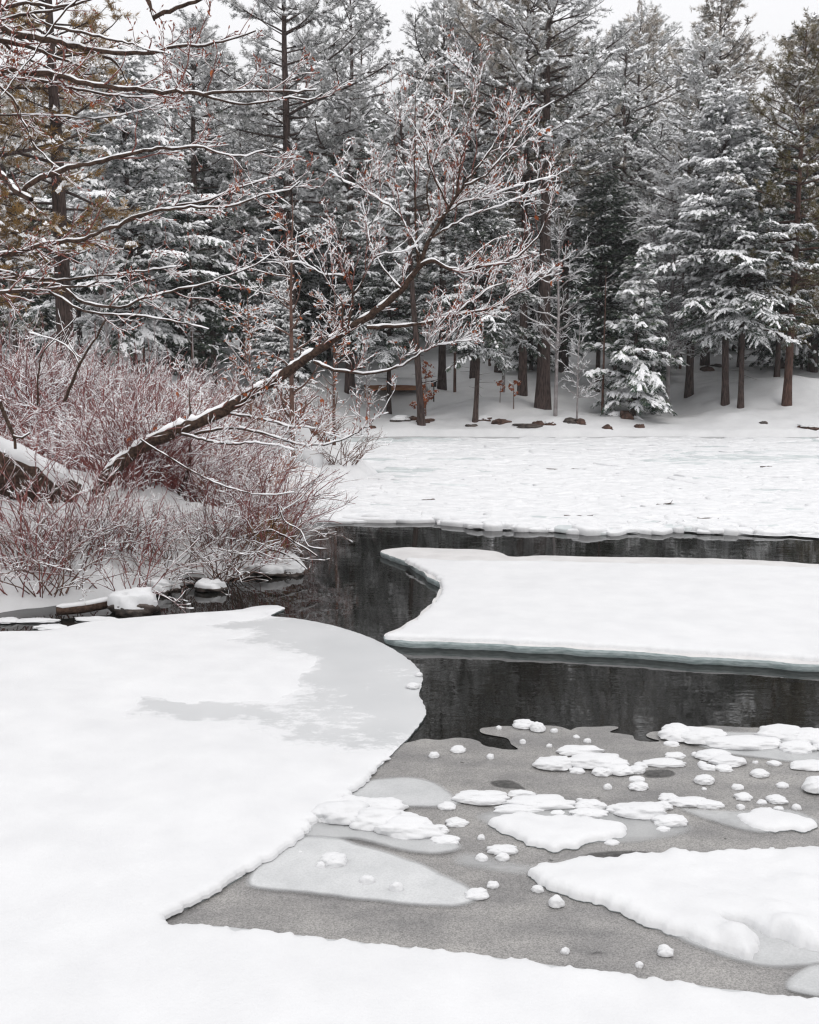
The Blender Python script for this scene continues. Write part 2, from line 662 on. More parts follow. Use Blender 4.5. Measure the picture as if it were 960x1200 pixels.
# ------------------------------------------------------------------ ice sheets
def rough_outline(poly, step, amp, seed, wl=0.12):
    P = catmull(np.array(poly, float), step, True)
    T = norm(np.roll(P, -1, 0) - np.roll(P, 1, 0))
    N = np.stack([T[:, 1], -T[:, 0]], 1)
    a = fbm(P[:, 0] / wl, P[:, 1] / wl, seed, 4)
    return P + N * (a * amp * 2)[:, None]


def slab(mb, poly, top, step, res, mat=0, rings=(0.008, 0.02, 0.04, 0.07), skirt=None, skirt_mat=0, seed=1, far=None,
         edge_z=0.0):
    """sheet over the outline; top(x, y, d) gives height, d = distance inside the edge; skirt = ((inset, z), ...)"""
    poly = np.asarray(poly, float)
    lo, hi = poly.min(0), poly.max(0)
    rng = np.random.default_rng(seed)
    T = norm(np.roll(poly, -1, 0) - np.roll(poly, 1, 0))
    area = 0.5 * np.sum(poly[:, 0] * np.roll(poly[:, 1], -1) - np.roll(poly[:, 0], -1) * poly[:, 1])
    N = np.stack([-T[:, 1], T[:, 0]], 1) * (1 if area > 0 else -1)
    xs, ys = np.arange(lo[0], hi[0], res), np.arange(lo[1], hi[1], res)
    X, Y = np.meshgrid(xs, ys)
    G = np.stack([X.ravel(), Y.ravel()], 1) + rng.uniform(-0.35, 0.35, (X.size, 2)) * res
    if far is not None:
        G = G[far(G)]
    pts = [poly]
    for k, r in enumerate(rings):
        pts.append((poly + N * r)[(k % 2)::(1 if k < 2 else 2)])
    ring = np.vstack(pts[1:])
    d = sdf(ring, poly)
    ring = ring[d > 0.004]
    dg = sdf(G, poly)
    G = G[dg > max(rings[-1] * 1.1, res * 0.4)]
    A = np.vstack([poly, ring, G])
    n = len(poly)
    vs, es, fs, ov, oe, of = delaunay_2d_cdt([Vector(q) for q in A], [(i, (i + 1) % n) for i in range(n)], [], 1, 1e-5)
    V = np.array([(q.x, q.y) for q in vs])
    F = np.array([f for f in fs if len(f) == 3])
    D = np.maximum(sdf(V, poly), 0)
    D[D < 1e-4] = 0
    Z = top(V[:, 0], V[:, 1], D)
    v3 = np.column_stack([V, Z])
    mb.add(v3, F, mat)
    if skirt:
        zt = top(poly[:, 0], poly[:, 1], np.zeros(n))
        rows = [np.column_stack([poly, zt])]
        for ins, z in skirt:
            rows.append(np.column_stack([poly + N * ins, np.full(n, z)]))
        W = np.vstack(rows)
        i = np.arange(n)
        for r in range(len(rows) - 1):
            Fq = np.stack([r * n + i, r * n + (i + 1) % n, (r + 1) * n + (i + 1) % n, (r + 1) * n + i], 1)
            if area > 0:
                Fq = Fq[:, ::-1]
            mb.add(W, Fq, skirt_mat)
    return V, D


def lumpy(x, y, s, a, seed):
    return fbm(x / s, y / s, seed, 3) * a


# slush sheet in the corner of open water
top_edge = [(440, 900), (455, 886), (470, 873), (490, 868), (520, 868), (534, 866), (550, 867), (563, 870), (568, 875), (580, 878),
            (607, 879), (602, 873), (599, 868), (582, 863), (560, 858), (566, 854), (600, 852), (640, 851), (657, 853),
            (669, 857), (678, 854), (722, 853), (714, 859), (740, 863), (747, 868), (772, 869), (758, 864), (763, 859), (776, 857),
            (820, 852), (880, 853), (960, 858), (1100, 866), (1300, 880)]
sl = [gp(*q) for q in top_edge] + [(7.5, 6.0), (6.5, 3.5), (2, 3.5), (-2.2, 5.0), (-2.0, 6.5)]
mb = MB()
slab(mb, rough_outline(sl, 0.03, 0.03, 3, 0.25), lambda x, y, d: 0.006 + 0 * x, 0.03, 0.25, rings=(0.05,), seed=2)
tag(mb.build('grey_slush', M_SLUSH), 'sheet of grey half frozen slush filling the corner between the snowy ice sheets', 'slush', kind='stuff')

# big ice sheet along the left and the foreground
edge_a = [(-160, 752), (0, 739), (60, 737), (100, 728), (150, 723), (200, 719), (240, 716), (280, 713), (300, 709), (325, 708), (334, 711),
          (324, 716), (318, 720), (345, 723), (380, 729), (410, 737), (440, 748), (465, 761), (485, 776), (495, 790),
          (494, 800), (492, 812), (498, 826), (500, 832), (492, 846), (480, 860), (465, 876), (450, 890)]
edge_b = [(450, 890), (425, 914), (395, 944), (360, 971), (330, 994), (290, 1019), (250, 1044), (215, 1062), (190, 1076)]
edge_c = [(205, 1080), (240, 1081), (300, 1086), (400, 1098), (500, 1109), (600, 1121), (700, 1134), (800, 1149), (900, 1161), (960, 1169),
          (1100, 1187)]
ICE_T = 0.03
zt = 0.035
sheet = [gp(q[0], q[1], zt) for q in edge_a[:-1] + edge_b + edge_c] + [(4.5, 4.2), (7, 3.0), (7, -4), (-13, -4), (-13, 7.0)]
sheet_o = rough_outline(sheet, 0.025, 0.007, 8, 0.07)
root = thing('ice_sheet', 'wide snow covered ice sheet filling the left and front, with a bare grey wet rim', 'ice sheet', (0, 0, 0))
mb = MB()
slab(mb, sheet_o, lambda x, y, d: ICE_T - 0.012 * np.exp(-d / 0.015), 0.025, 0.07, rings=(0.015, 0.05), skirt=((0.004, 0.012), (0.02, -0.05)),
     skirt_mat=1, seed=4, far=lambda G: (G[:, 1] > 7.5) & (G[:, 1] < 13.5) & (G[:, 0] > -5) | (np.random.default_rng(2).random(len(G)) < .15))
ice_o = mb.build('ice', [M_GICE, M_WETICE], root)
lim = [(446, 884), (406, 877), (362, 870), (319, 859), (284, 853), (240, 844), (187, 838), (139, 833), (174, 819), (209, 821), (266, 822),
       (310, 816), (345, 807), (360, 791), (362, 772), (336, 763), (303, 759), (275, 751), (305, 743), (284, 739), (244, 734),
       (275, 728), (292, 724), (310, 718), (322, 712.5), (300, 713)]
lim_w = catmull(np.array([gp(q[0], q[1], 0.04) for q in lim]), 0.03)
gedge = lim_w + np.stack([fbm(lim_w[:, 0] / .22, lim_w[:, 1] / .22, 31, 4), fbm(lim_w[:, 0] / .22, lim_w[:, 1] / .22, 77, 4)], 1) * 0.20 + np.stack([fbm(lim_w[:, 0] / .06, lim_w[:, 1] / .06, 35, 4), fbm(lim_w[:, 0] / .06, lim_w[:, 1] / .06, 79, 4)], 1) * 0.07
back = [gp(q[0], q[1] + 2.5, 0.04) for q in ((280, 714), (240, 717), (200, 720), (150, 724), (100, 729), (60, 738), (0, 740), (-160, 753))]
eb = [gp(q[0] - 1, q[1] - 1, 0.05) for q in edge_b]
ec = [gp(q[0], q[1] + 1.5, 0.06) for q in edge_c]
rest = catmull(np.array(back + [(-12.9, 6.9), (-12.9, -3.9), (6.9, -3.9), (6.9, 2.9), (4.4, 4.1)]), 0.05)
fr = catmull(np.array(eb + ec), 0.018)
ft = norm(np.gradient(fr, axis=0))
fr = fr + np.stack([ft[:, 1], -ft[:, 0]], 1) * (fbm(fr[:, 0] / .055, fr[:, 1] / .055, 12, 4) * 0.05 + fbm(fr[:, 0] / .5, fr[:, 1] / .5, 4, 2) * 0.05)[:, None]
snow_o = np.vstack([gedge, rest, fr[::-1]])
# keep the order: grey limit (front to back), shore, round the back of the camera, front edge reversed
gseg = (gedge[:-1], gedge[1:])


iv = np.array([v.co[:2] for v in ice_o.data.vertices])
da_ = ice_o.data.attributes.new('dust', 'FLOAT', 'POINT')
da_.data.foreach_set('value', np.exp(-(seg_dist(iv, *gseg) / 0.13)).astype(np.float32))


def sheet_top(x, y, d):
    P = np.stack([x, y], 1)
    dg = seg_dist(P, *gseg)
    t = 0.010 + 0.038 * sstep(0, 0.45, dg)
    r = np.clip(d / 0.05, 0, 1)
    rnd = np.sqrt(np.clip(1 - (1 - r) ** 2, 0, 1))
    return ICE_T - 0.004 + t * (0.35 + 0.65 * rnd) + (lumpy(x, y, 0.55, 0.022, 3) + lumpy(x, y, 0.12, 0.007, 6)) * sstep(0, 0.3, d) * sstep(0, 0.5, dg)


mb = MB()
slab(mb, snow_o, sheet_top, 0.02, 0.075, rings=(0.008, 0.02, 0.04), skirt=((-0.002, ICE_T - 0.007), (0.012, ICE_T - 0.014)), seed=5,
     far=lambda G: (G[:, 1] > 3.2) | (np.random.default_rng(1).random(len(G)) < 0.04))
mb.build('snow_cover', [M_SNOW], root)

# middle floe
fl = [(447, 646), (470, 642), (520, 643), (580, 646), (600, 652), (640, 651), (700, 653), (800, 654), (880, 656), (960, 661), (1100, 668), (1280, 690),
      (1300, 760), (1150, 803), (960, 788), (900, 783), (800, 777), (700, 770), (600, 764), (520, 760), (470, 758), (449, 753), (470, 742), (497, 723), (511, 705),
      (516, 690), (514, 683), (500, 675), (490, 666), (470, 655)]
fl_o = rough_outline([gp(q[0], q[1], 0.07 if q[1] < 700 else 0.0) for q in fl], 0.025, 0.028, 40, 0.3)
root = thing('ice_floe', 'long thick snowy ice floe lying across mid river, with a blue green edge', 'ice floe', (0, 0, 0))
mb = MB()
slab(mb, fl_o, lambda x, y, d: 0.072 + 0.004 * sstep(0, 0.05, d), 0.03, 0.3, rings=(0.02, 0.06), skirt=((-0.005, 0.05), (0.0, 0.02), (0.03, -0.06)), skirt_mat=1, seed=6)
mb.build('ice', [M_FRINGE, M_TEAL], root)
fs = [(476, 657), (520, 659), (580, 660), (640, 660), (700, 662), (800, 664), (880, 665), (960, 669), (1100, 676), (1270, 694), (1290, 755), (1148, 790),
      (960, 775.5), (900, 771), (800, 765.5), (700, 759), (600, 754), (520, 751), (470, 750), (452, 747.5), (472, 738), (498, 719), (513, 702), (518, 687), (512, 678), (500, 671)]
fs_o = rough_outline([gp(q[0], q[1], 0.075) for q in fs], 0.018, 0.024, 44, 0.12)


def floe_top(x, y, d):
    r = np.clip(d / 0.06, 0, 1)
    return 0.072 + 0.05 * np.sqrt(np.clip(1 - (1 - r) ** 2, 0, 1)) + (lumpy(x, y, 0.7, 0.025, 8) + lumpy(x, y, 0.1, 0.006, 2)) * sstep(0, .2, d)


mb = MB()
slab(mb, fs_o, floe_top, 0.022, 0.09, rings=(0.008, 0.02, 0.045), skirt=((-0.004, 0.068), (0.02, 0.06)), seed=7)
mb.build('snow_cover', [M_SNOW], root)


# sunken pale plates in the slush
def plate(pix, label, soft=0.12, amt=1.0, z=0.012, seed=1, mat=None, name='sunken_ice_plate'):
    o = rough_outline([gp(q[0], q[1], 0) for q in pix], 0.03, 0.02, seed, 0.3)
    c = o.mean(0)
    mb = MB()
    V, D = slab(mb, o, lambda x, y, d: z + 0.004 * sstep(0, soft, d), 0.03, 0.06, rings=(0.02, 0.05), seed=seed)
    mb.shift((c[0], c[1], 0))
    ob = mb.build(name, [mat or M_PLATE])
    ob.location = (c[0], c[1], 0)
    a = ob.data.attributes.new('thick', 'FLOAT', 'POINT')
    a.data.foreach_set('value', (amt * sstep(0, soft * 0.6, D)).astype(np.float32))
    tag(ob, label, 'ice plate')


plate([(422, 917), (495, 914), (541, 944), (520, 948), (410, 946)], 'pale sunken ice plate just behind the lumpy pile beside the big sheet', 0.10, 0.9, 0.012, 2)
plate([(326, 985), (384, 980), (447, 997), (505, 1020), (560, 1053), (547, 1064), (480, 1067), (388, 1054), (286, 1043), (300, 1016)],
      'largest pale sunken ice plate, wedge shaped, carrying three round snow lumps', 0.09, 1.0, 0.014, 3)
plate([(342, 982), (363, 962), (472, 955), (546, 997), (515, 1006), (413, 989)], 'pale sunken ice plate under the long lumpy snow pile', 0.08, 0.8, 0.018, 4)
plate([(640, 1030), (712, 1068), (787, 1102), (862, 1130), (892, 1137), (937, 1138), (1010, 1128), (1010, 1070), (880, 1060), (760, 1045)],
      'pale sunken ice rim under the big snowy floe at the right', 0.10, 0.9, 0.012, 5)
plate([(920, 1163), (937, 1141), (960, 1134), (1060, 1130), (1080, 1180)], 'pale corner plate wedged between the right floe and the front sheet', 0.05, 0.9, 0.016, 6)
plate([(790, 948), (866, 951), (930, 950), (962, 965), (957, 972), (887, 981), (838, 967)], 'pale sunken plate under the flat snow patch at the right', 0.12, 0.75, 0.014, 7)
plate([(552, 958), (600, 945), (700, 945), (790, 958), (815, 972), (790, 986), (700, 992), (610, 985)], 'pale sunken plate round the diamond shaped snowy floe', 0.14, 0.6, 0.010, 8)
plate([(540, 1000), (600, 1010), (640, 1018), (620, 1030), (560, 1022), (530, 1012)], 'faint sunken plate beside the pointed tip of the right floe', 0.14, 0.5, 0.012, 9)
plate([(800, 862), (900, 858), (1010, 866), (1010, 898), (900, 892), (840, 884)], 'pale ice plate under the long snow ridge by the open water', 0.08, 0.8, 0.012, 10)

# dark thin patches in the slush
for q, sd, lb in (([(574, 917), (600, 915), (612, 921), (620, 927), (590, 926), (576, 922)], 3, 'dark thin spot in the slush behind the long lumpy ridge'),
                  ([(684, 1003), (760, 1000), (772, 1005), (730, 1009), (698, 1010)], 4, 'dark thin strip along the back of the pointed floe'),
                  ([(684, 1116), (700, 1114), (716, 1118), (700, 1122), (686, 1121)], 5, 'dark thin spot before the front sheet'),
                  ([(755, 905), (785, 904), (792, 909), (770, 913), (756, 912)], 6, 'dark thin spot right of the broad many lobed pile')):
    plate(q, lb, 0.05, 0.85, 0.0085, sd, M_PATCH, 'thin_ice_patch')


# ------------------------------------------------------------------ snowy floes and lumps
def snow_floe(pix, label, h=0.06, seed=1, lobes=(), zc=0.02):
    o = rough_outline([gp(q[0], q[1], zc) for q in pix], 0.014, 0.024, seed, 0.07)
    c = o.mean(0)
    L = [(gp(q[0], q[1], h), q[2] / pxscale(gp(q[0], q[1], h)[1]), q[3]) for q in lobes]

    def top(x, y, d):
        r = np.clip(d / 0.07, 0, 1)
        z = 0.014 + (h - 0.014) * np.sqrt(np.clip(1 - (1 - r) ** 2, 0, 1))
        z = z + (lumpy(x, y, 0.3, 0.028, seed) + lumpy(x, y, 0.09, 0.012, seed + 3)) * sstep(0, 0.12, d)
        for (p, rad, hh) in L:
            q = np.sqrt((x - p[0]) ** 2 + (y - p[1]) ** 2) / rad
            z = z + hh * np.exp(-q ** 4) * sstep(0, 0.05, d)
        return z
    mb = MB()
    slab(mb, o, top, 0.018, 0.035, rings=(0.007, 0.018, 0.035, 0.055), skirt=((0.0, 0.010), (0.015, 0.002)), skirt_mat=1, seed=seed)
    mb.shift((c[0], c[1], 0))
    ob = mb.build('snowy_floe', [M_SNOW, M_WETICE])
    ob.location = (c[0], c[1], 0)
    return tag(ob, label, 'ice floe')


snow_floe([(618, 1025), (626, 1018), (660, 1013), (710, 1008), (770, 1004), (830, 1002), (890, 1000), (960, 998), (1080, 1000), (1080, 1120), (960, 1113), (919, 1104), (896, 1094), (870, 1081),
           (848, 1078), (872, 1090), (888, 1100), (893, 1111), (872, 1124), (855, 1117), (821, 1104), (787, 1093), (750, 1081), (709, 1063), (679, 1053), (649, 1042)],
          'largest snowy floe in the slush, pointed on one end, at the right edge', 0.075, 11,
          [(795, 1000, 14, 0.03), (862, 1092, 18, 0.045), (910, 1062, 16, 0.02), (930, 1085, 26, 0.04), (955, 1060, 14, 0.02), (945, 1030, 14, 0.015)])
snow_floe([(574, 963), (589, 958), (607, 955), (639, 956), (680, 960), (722, 965), (738, 972), (731, 979), (703, 985), (667, 993), (648, 996), (630, 992), (607, 983), (586, 974)],
          'flat diamond shaped snowy floe in front of the long lumpy ridge', 0.06, 12)
snow_floe([(865, 956), (880, 951), (896, 948), (937, 956), (955, 965), (946, 971), (919, 973), (887, 970), (875, 964)],
          'flat snow patch on a pale plate near the right edge', 0.045, 13)


def blob_params(cx, by, wpx, hpx):
    x, y = gp(cx, by - hpx * 0.25, 0)
    s = pxscale(math.hypot(y, CAM_H))
    sa = CAM_H / math.hypot(y, CAM_H)
    W = wpx / s
    D = min(0.8 * W, 0.70 * hpx / (s * sa))
    H = max((hpx - 0.36 * D * sa * s) / s, 0.025)
    H = min(H, 0.8 * W)
    x, y0 = gp(cx, by, 0)
    return x, y0 + D * 0.5, W / 2, D / 2, H


def ico(n):
    import bmesh
    bm = bmesh.new()
    bmesh.ops.create_icosphere(bm, subdivisions=n, radius=1)
    V = np.array([v.co[:] for v in bm.verts])
    F = np.array([[v.index for v in f.verts] for f in bm.faces])
    bm.free()
    return V, F


ICO5, ICO3 = ico(5), ico(4)
ICOR = ico(4)


def lump(blobs, label, group=None, seed=0, z0=0.0, name='snow_lump', cat='snow lump'):
    """rounded snow-topped ice: every blob is a flat bottomed dome with an overhanging rim; joined in one mesh"""
    rng = np.random.default_rng(seed + 100)
    ps = [blob_params(*b) for b in blobs]
    c = np.mean([(p[0], p[1]) for p in ps], 0)
    mb = MB()
    for i, (x, y, a, b, h) in enumerate(ps):
        V, F = (ICO5 if a > 0.06 else ICO3)
        V = V.copy()
        ang = np.arctan2(V[:, 1], V[:, 0])
        n = fbm(V[:, 0] * 1.6 + i * 7.1, V[:, 1] * 1.6 + V[:, 2] * 1.3 + seed, seed, 3)
        n2 = fbm(V[:, 0] * 5 + i, V[:, 1] * 5 + V[:, 2] * 4, seed + 5, 3)
        rr = 1 + 0.30 * n + 0.05 * n2
        z = V[:, 2]
        # squarer plan, flat base, rim overhanging a narrower foot
        zz = np.where(z > 0, h * 0.70 * np.sign(z) * np.abs(z) ** 0.75, h * 0.30 * z) + h * 0.28
        foot = np.where(z < -0.1, 1 - 0.35 * np.clip((-z - 0.1) / 0.9, 0, 1), 1)
        P = np.stack([V[:, 0] * a * rr * foot, V[:, 1] * b * rr * foot, zz * (1 + 0.16 * n + 0.025 * n2)], 1)
        P[:, 2] += z0 - 0.004
        P += (x - c[0], y - c[1], 0)
        cz = z[F].mean(1)
        mb.add(P, F, np.where(cz < -0.3, 1, 0))
    o = mb.build(name, [M_SNOW, M_WETICE])
    o.location = (c[0], c[1], 0)
    return tag(o, label, cat, group)


GRP = 'small snow lumps on the slush'
tiny = 'tiny rounded snow lump sitting alone on the grey slush'
piles = [
    ([(615, 856, 27, 12), (631, 860, 18, 13)], 'double snow lump at the far edge of the slush by open water'),
    ([(683, 888, 54, 13), (652, 906, 46, 18), (703, 905, 72, 20), (707, 912, 22, 12), (730, 911, 28, 14), (677, 908, 18, 8)], 'broad many lobed snow pile in the middle of the far slush'),
    ([(566, 946, 66, 17), (612, 936, 32, 9), (634, 952, 78, 17), (608, 955, 60, 11), (655, 957, 18, 7), (694, 951, 40, 12), (690, 961, 44, 12)],
     'long lumpy snow ridge behind the diamond shaped floe'),
    ([(754, 963, 60, 20), (735, 958, 40, 14), (779, 951, 22, 11), (788, 972, 43, 15), (779, 977, 15, 8)], 'snow pile with small round lumps at the end of the long ridge'),
    ([(800, 872, 46, 20), (828, 876, 60, 22), (877, 882, 92, 18), (939, 886, 46, 15), (923, 874, 60, 21), (958, 878, 52, 22), (988, 886, 60, 22)],
     'longest snow ridge at the right edge beside the open water'),
    ([(838, 894, 42, 14), (857, 901, 40, 14), (832, 904, 20, 8), (851, 906, 20, 9), (824, 900, 12, 8)], 'five lobed snow pile in front of the long ridge by the water'),
    ([(782, 901, 48, 11), (793, 890, 26, 8), (747, 909, 22, 11), (752, 902, 17, 8)], 'low snow pile just right of the broad many lobed pile'),
    ([(748, 918, 18, 8), (750, 928, 23, 11)], 'pair of touching snow lumps, one in front of the other, mid slush'),
    ([(786, 942, 24, 11), (808, 948, 48, 13), (833, 950, 36, 11)], 'smooth sausage shaped snow bar left of the flat snow patch'),
    ([(397, 972, 68, 30), (413, 955, 46, 20), (438, 979, 64, 28), (447, 956, 52, 18), (457, 951, 20, 12), (480, 988, 76, 25), (522, 993, 34, 12), (376, 967, 26, 16), (462, 972, 60, 18), (505, 982, 40, 14)],
     'biggest lumpy snow pile right beside the edge of the big sheet'),
    ([(589, 1004, 36, 13), (565, 1012, 15, 11), (589, 1011, 16, 11), (600, 1003, 14, 10)], 'bone shaped snow lump in the open slush left of the big floe tip'),
    ([(390, 1020, 30, 19), (376, 1021, 12, 11)], 'large round snow lump with a smaller one on the wedge plate'),
]
for i, (b, l) in enumerate(piles):
    lump(b, l, None, i, 0.0, 'snow_pile', 'snow pile')
singles = [
    ((585, 856, 7, 6), 'tiny snow lump left of the double lump by the far water'),
    ((650, 860, 9, 7), 'tiny snow lump right of the double lump by the far water'),
    ((613, 873, 8, 7), None), ((644, 877, 7, 6), None), ((676, 866, 8, 5), None), ((689, 872, 9, 7), None),
    ((537, 884, 18, 10), 'oblong snow lump nearest the tip of the open water'),
    ((509, 890, 12, 9), 'round snow lump nearest the far corner of the big sheet'), ((575, 891, 9, 8), None),
    ((713, 927, 10, 10), 'round snow lump alone in front of the broad many lobed pile'),
    ((524, 951, 21, 10), 'oblong snow lump at the end of the rear sunken plate'),
    ((536, 971, 27, 11), 'oval snow lump between the lumpy pile and the diamond floe'),
    ((564, 986, 9, 9), None), ((718, 992, 17, 7), 'flat snow chip under the front edge of the diamond floe'),
    ((681, 942, 10, 7), 'small snow knob peeking over the long lumpy ridge'),
    ((789, 876, 19, 7), 'flat snow lump in front of the left end of the water ridge'),
    ((815, 888, 8, 9), 'upright narrow snow lump beside the five lobed pile'), ((886, 896, 7, 5), None),
    ((909, 899, 16, 8), 'snow lump right of the five lobed pile'), ((893, 913, 20, 11), 'domed snow lump alone right of the five lobed pile'),
    ((955, 905, 52, 13), 'smooth oblong snow lump cut by the right edge under the ridge'), ((828, 922, 24, 13), 'pointed snow lump in front of the five lobed pile'),
    ((826, 927, 6, 4), None), ((866, 927, 15, 8), None), ((919, 925, 15, 8), None), ((964, 934, 34, 22), 'tall blocky snow lump at the right edge of the slush'),
    ((874, 940, 20, 10), 'rounded snow lump behind the flat snow patch, biggest of its row'), ((894, 944, 12, 7), None),
    ((914, 944, 24, 11), 'oval snow lump behind the flat snow patch near the edge'), ((935, 951, 11, 9), None),
    ((869, 950, 10, 8), 'small round lump at the left tip of the flat snow patch'), ((914, 951, 12, 6), None),
    ((906, 1000, 8, 7), None), ((944, 1001, 7, 5), None),
    ((631, 1048, 14, 11), 'snow lump just under the tip of the big pointed floe'), ((653, 1067, 18, 18), 'tall egg shaped snow lump under the tip of the pointed floe'),
    ((663, 1120, 10, 10), 'small snow lump by the front sheet under the egg shaped lump'), ((750, 1136, 9, 9), 'small snow lump touching the edge of the front sheet'),
    ((781, 1124, 18, 15), 'round snow lump alone before the front sheet at the right'),
    ((578, 1043, 14, 10), 'small snow lump beyond the point of the wedge plate'), ((559, 1057, 28, 14), 'snow lump on the point of the wedge plate'),
    ((430, 1040, 16, 14), 'round snow lump in the middle of the wedge plate'), ((464, 1049, 16, 16), 'round snow lump near the front edge of the wedge plate'),
    ((352, 1003, 9, 5), 'tiny snow crumb at the back of the wedge plate'),
    ((484, 812, 16, 8), 'snow lump on the rim of the grey ice by open water'), ((491, 797, 9, 6), 'tiny snow lump on the rim of the grey ice further back'),
]
for i, (b, l) in enumerate(singles):
    lump([b], l or tiny, None if l else GRP, 40 + i, 0.028 if b[0] in (484, 491) else 0.0)

# ------------------------------------------------------------------ pack of broken ice across the far river
pk = [(330, 612), (365, 608), (400, 605), (440, 607), (480, 605), (520, 608), (540, 612), (570, 617), (640, 618), (700, 622), (760, 620), (830, 622), (900, 625), (960, 627), (1120, 634), (1500, 650)]
pk_w = [gp(q[0], q[1], 0.06) for q in pk] + [(40, 34.9), (14, 34.9), (6, 35.1), (0, 34.8), (-3.4, 34.7), (-6.0, 33.9), (-6, 31.5), (-5, 30), (-3, 27.5), (-2.8, 22)]
pk_o = rough_outline(pk_w, 0.10, 0.12, 60, 0.5)
mb = MB()
slab(mb, pk_o, lambda x, y, d: 0.022 + 0 * x, 0.1, 1.2, rings=(0.1,), seed=60)
M_PACK = simple('pack_ice_water', (0.30, 0.305, 0.31), (0.62, 0.63, 0.64), 1.6, 0.5, 0.0, 0.3, stretch=(0.45, 1.2, 1), detail=8, lo=0.36, hi=0.50)
base_pack = mb.build('pack_ice', M_PACK)
tag(base_pack, 'refrozen grey and white brash between the broken ice plates of the far river', 'pack ice', kind='stuff')
M_PWHITE = simple('plate_snow', (0.64, 0.648, 0.66), (0.72, 0.725, 0.735), 5, 0.75, 0.015, 0.2, tint=0.03)
M_PGREY = simple('plate_ice', (0.50, 0.54, 0.545), (0.62, 0.65, 0.655), 4, 0.5, 0.01, 0.3)


def ice_plate_geo(rng, a, b, t):
    n = int(rng.integers(7, 11))
    th = np.arange(n) / n * 2 * math.pi + rng.uniform(-.15, .15, n)
    r = rng.uniform(0.72, 1.1, n)
    ring = np.stack([np.cos(th) * a * r, np.sin(th) * b * r], 1)
    rows, zs = [1.0, 1.03, 0.93, 0.75, 0.0], [-0.03, t * 0.45, t * 0.9, t, t * 1.05]
    V = [np.column_stack([ring * k + 0, np.full(n, z)]) for k, z in zip(rows[:-1], zs[:-1])]
    V[3][:, 2] += rng.normal(0, t * 0.12, n)
    V = np.vstack(V + [np.array([[0, 0, zs[-1]]])])
    i = np.arange(n)
    j = (i + 1) % n
    Q = np.vstack([np.stack([r_ * n + i, r_ * n + j, (r_ + 1) * n + j, (r_ + 1) * n + i], 1) for r_ in range(3)])
    T = np.stack([3 * n + i, 3 * n + j, np.full(n, 4 * n)], 1)
    return V, Q, T


rng = np.random.default_rng(77)
pmesh = []
for k in range(14):
    m_ = MB()
    V, Q, T = ice_plate_geo(rng, 0.5, rng.uniform(0.25, 0.42), rng.uniform(0.03, 0.07))
    m_.add(V, Q, 0)
    m_.add(V, T, 0)
    pmesh.append(m_.mesh('broken_ice_plate', [M_PWHITE if k % 7 else M_PGREY]))
Yc = 1 / rng.uniform(1 / 36.0, 1 / 17.4, 7000)
Xc = rng.uniform(-0.16, 0.41, 7000) * Yc
C = np.stack([Xc, Yc], 1)
dd = sdf(C, pk_o)
lnd = ground(Xc, Yc)
ok = (dd > 0.12) & (lnd < -0.05)
C, dd = C[ok], dd[ok]
C = C[np.argsort(C[:, 1])]
near, far_ = C[:240], C[240:]
for i, (x, y) in enumerate(near):
    o = link('broken_ice_plate', pmesh[i % 14])
    s = rng.uniform(0.25, 0.8)
    o.location = (x, y, 0.022 + rng.uniform(-0.005, 0.015))
    o.rotation_euler = (rng.normal(0, .03), rng.normal(0, .03), rng.uniform(0, 6.28))
    o.scale = (s * rng.uniform(.9, 1.5), s, rng.uniform(0.6, 1.3))
    tag(o, 'snow dusted ice plate in the near rim of the broken pack ice', 'ice plate', 'broken ice plates along the near rim of the pack')
mb = MB()
for i, (x, y) in enumerate(far_):
    s = rng.uniform(0.10, 0.42) * (0.7 + 0.02 * y)
    V, Q, T = ice_plate_geo(rng, s * rng.uniform(.9, 2.2), s * rng.uniform(.45, .9), rng.uniform(0.025, 0.07))
    rz = rng.normal(0, 0.5)
    V = np.stack([V[:, 0] * math.cos(rz) - V[:, 1] * math.sin(rz), V[:, 0] * math.sin(rz) + V[:, 1] * math.cos(rz),
                  V[:, 2] + V[:, 1] * np.clip(rng.normal(0.0, .09), -.12, .12) + V[:, 0] * np.clip(rng.normal(0, .025), -.04, .04)], 1) + (x, y, 0.022)
    m_ = 1 if rng.random() < (0.55 if vnoise(x * .22, y * .35, 71) > .18 else 0.02) else 0
    mb.add(V, Q, m_)
    mb.add(V, T, m_)
tag(mb.build('pack_ice_plates', [M_PWHITE, M_PGREY]), 'mass of snowy broken ice plates packed from bank to bank on the far river', 'pack ice', kind='stuff')
# twigs frozen into the pack
for px, py, l, a in ((664, 551, 0.95, 0.05), (780, 592, 0.35, 0.3), (678, 606, 0.5, 0.1), (830, 609, 0.35, -0.1), (898, 548, 0.3, 0.2), (502, 587, 0.25, 0.4)):
    x, y = gp(px, py, 0.07)
    mb = MB()
    p = np.zeros((7, 3))
    p[:, 0] = np.linspace(-l / 2, l / 2, 7)
    p[:, 1] = np.linspace(-l / 2, l / 2, 7) * a + rng.normal(0, .015, 7)
    p[:, 2] = 0.012 + rng.normal(0, .006, 7)
    tubes(mb, p, np.linspace(0.022, 0.012, 7), 5)
    q, qr = spawn(p[None], np.full((1, 7), .016), rng, 5, .2, .9, .15, .8, 4)
    tubes(mb, q, qr, 4)
    o = mb.build('frozen_stick', M_WOOD)
    o.location = (x, y, 0.075)
    tag(o, 'dark stick frozen into the white pack ice', 'stick', 'sticks frozen into the far pack ice')


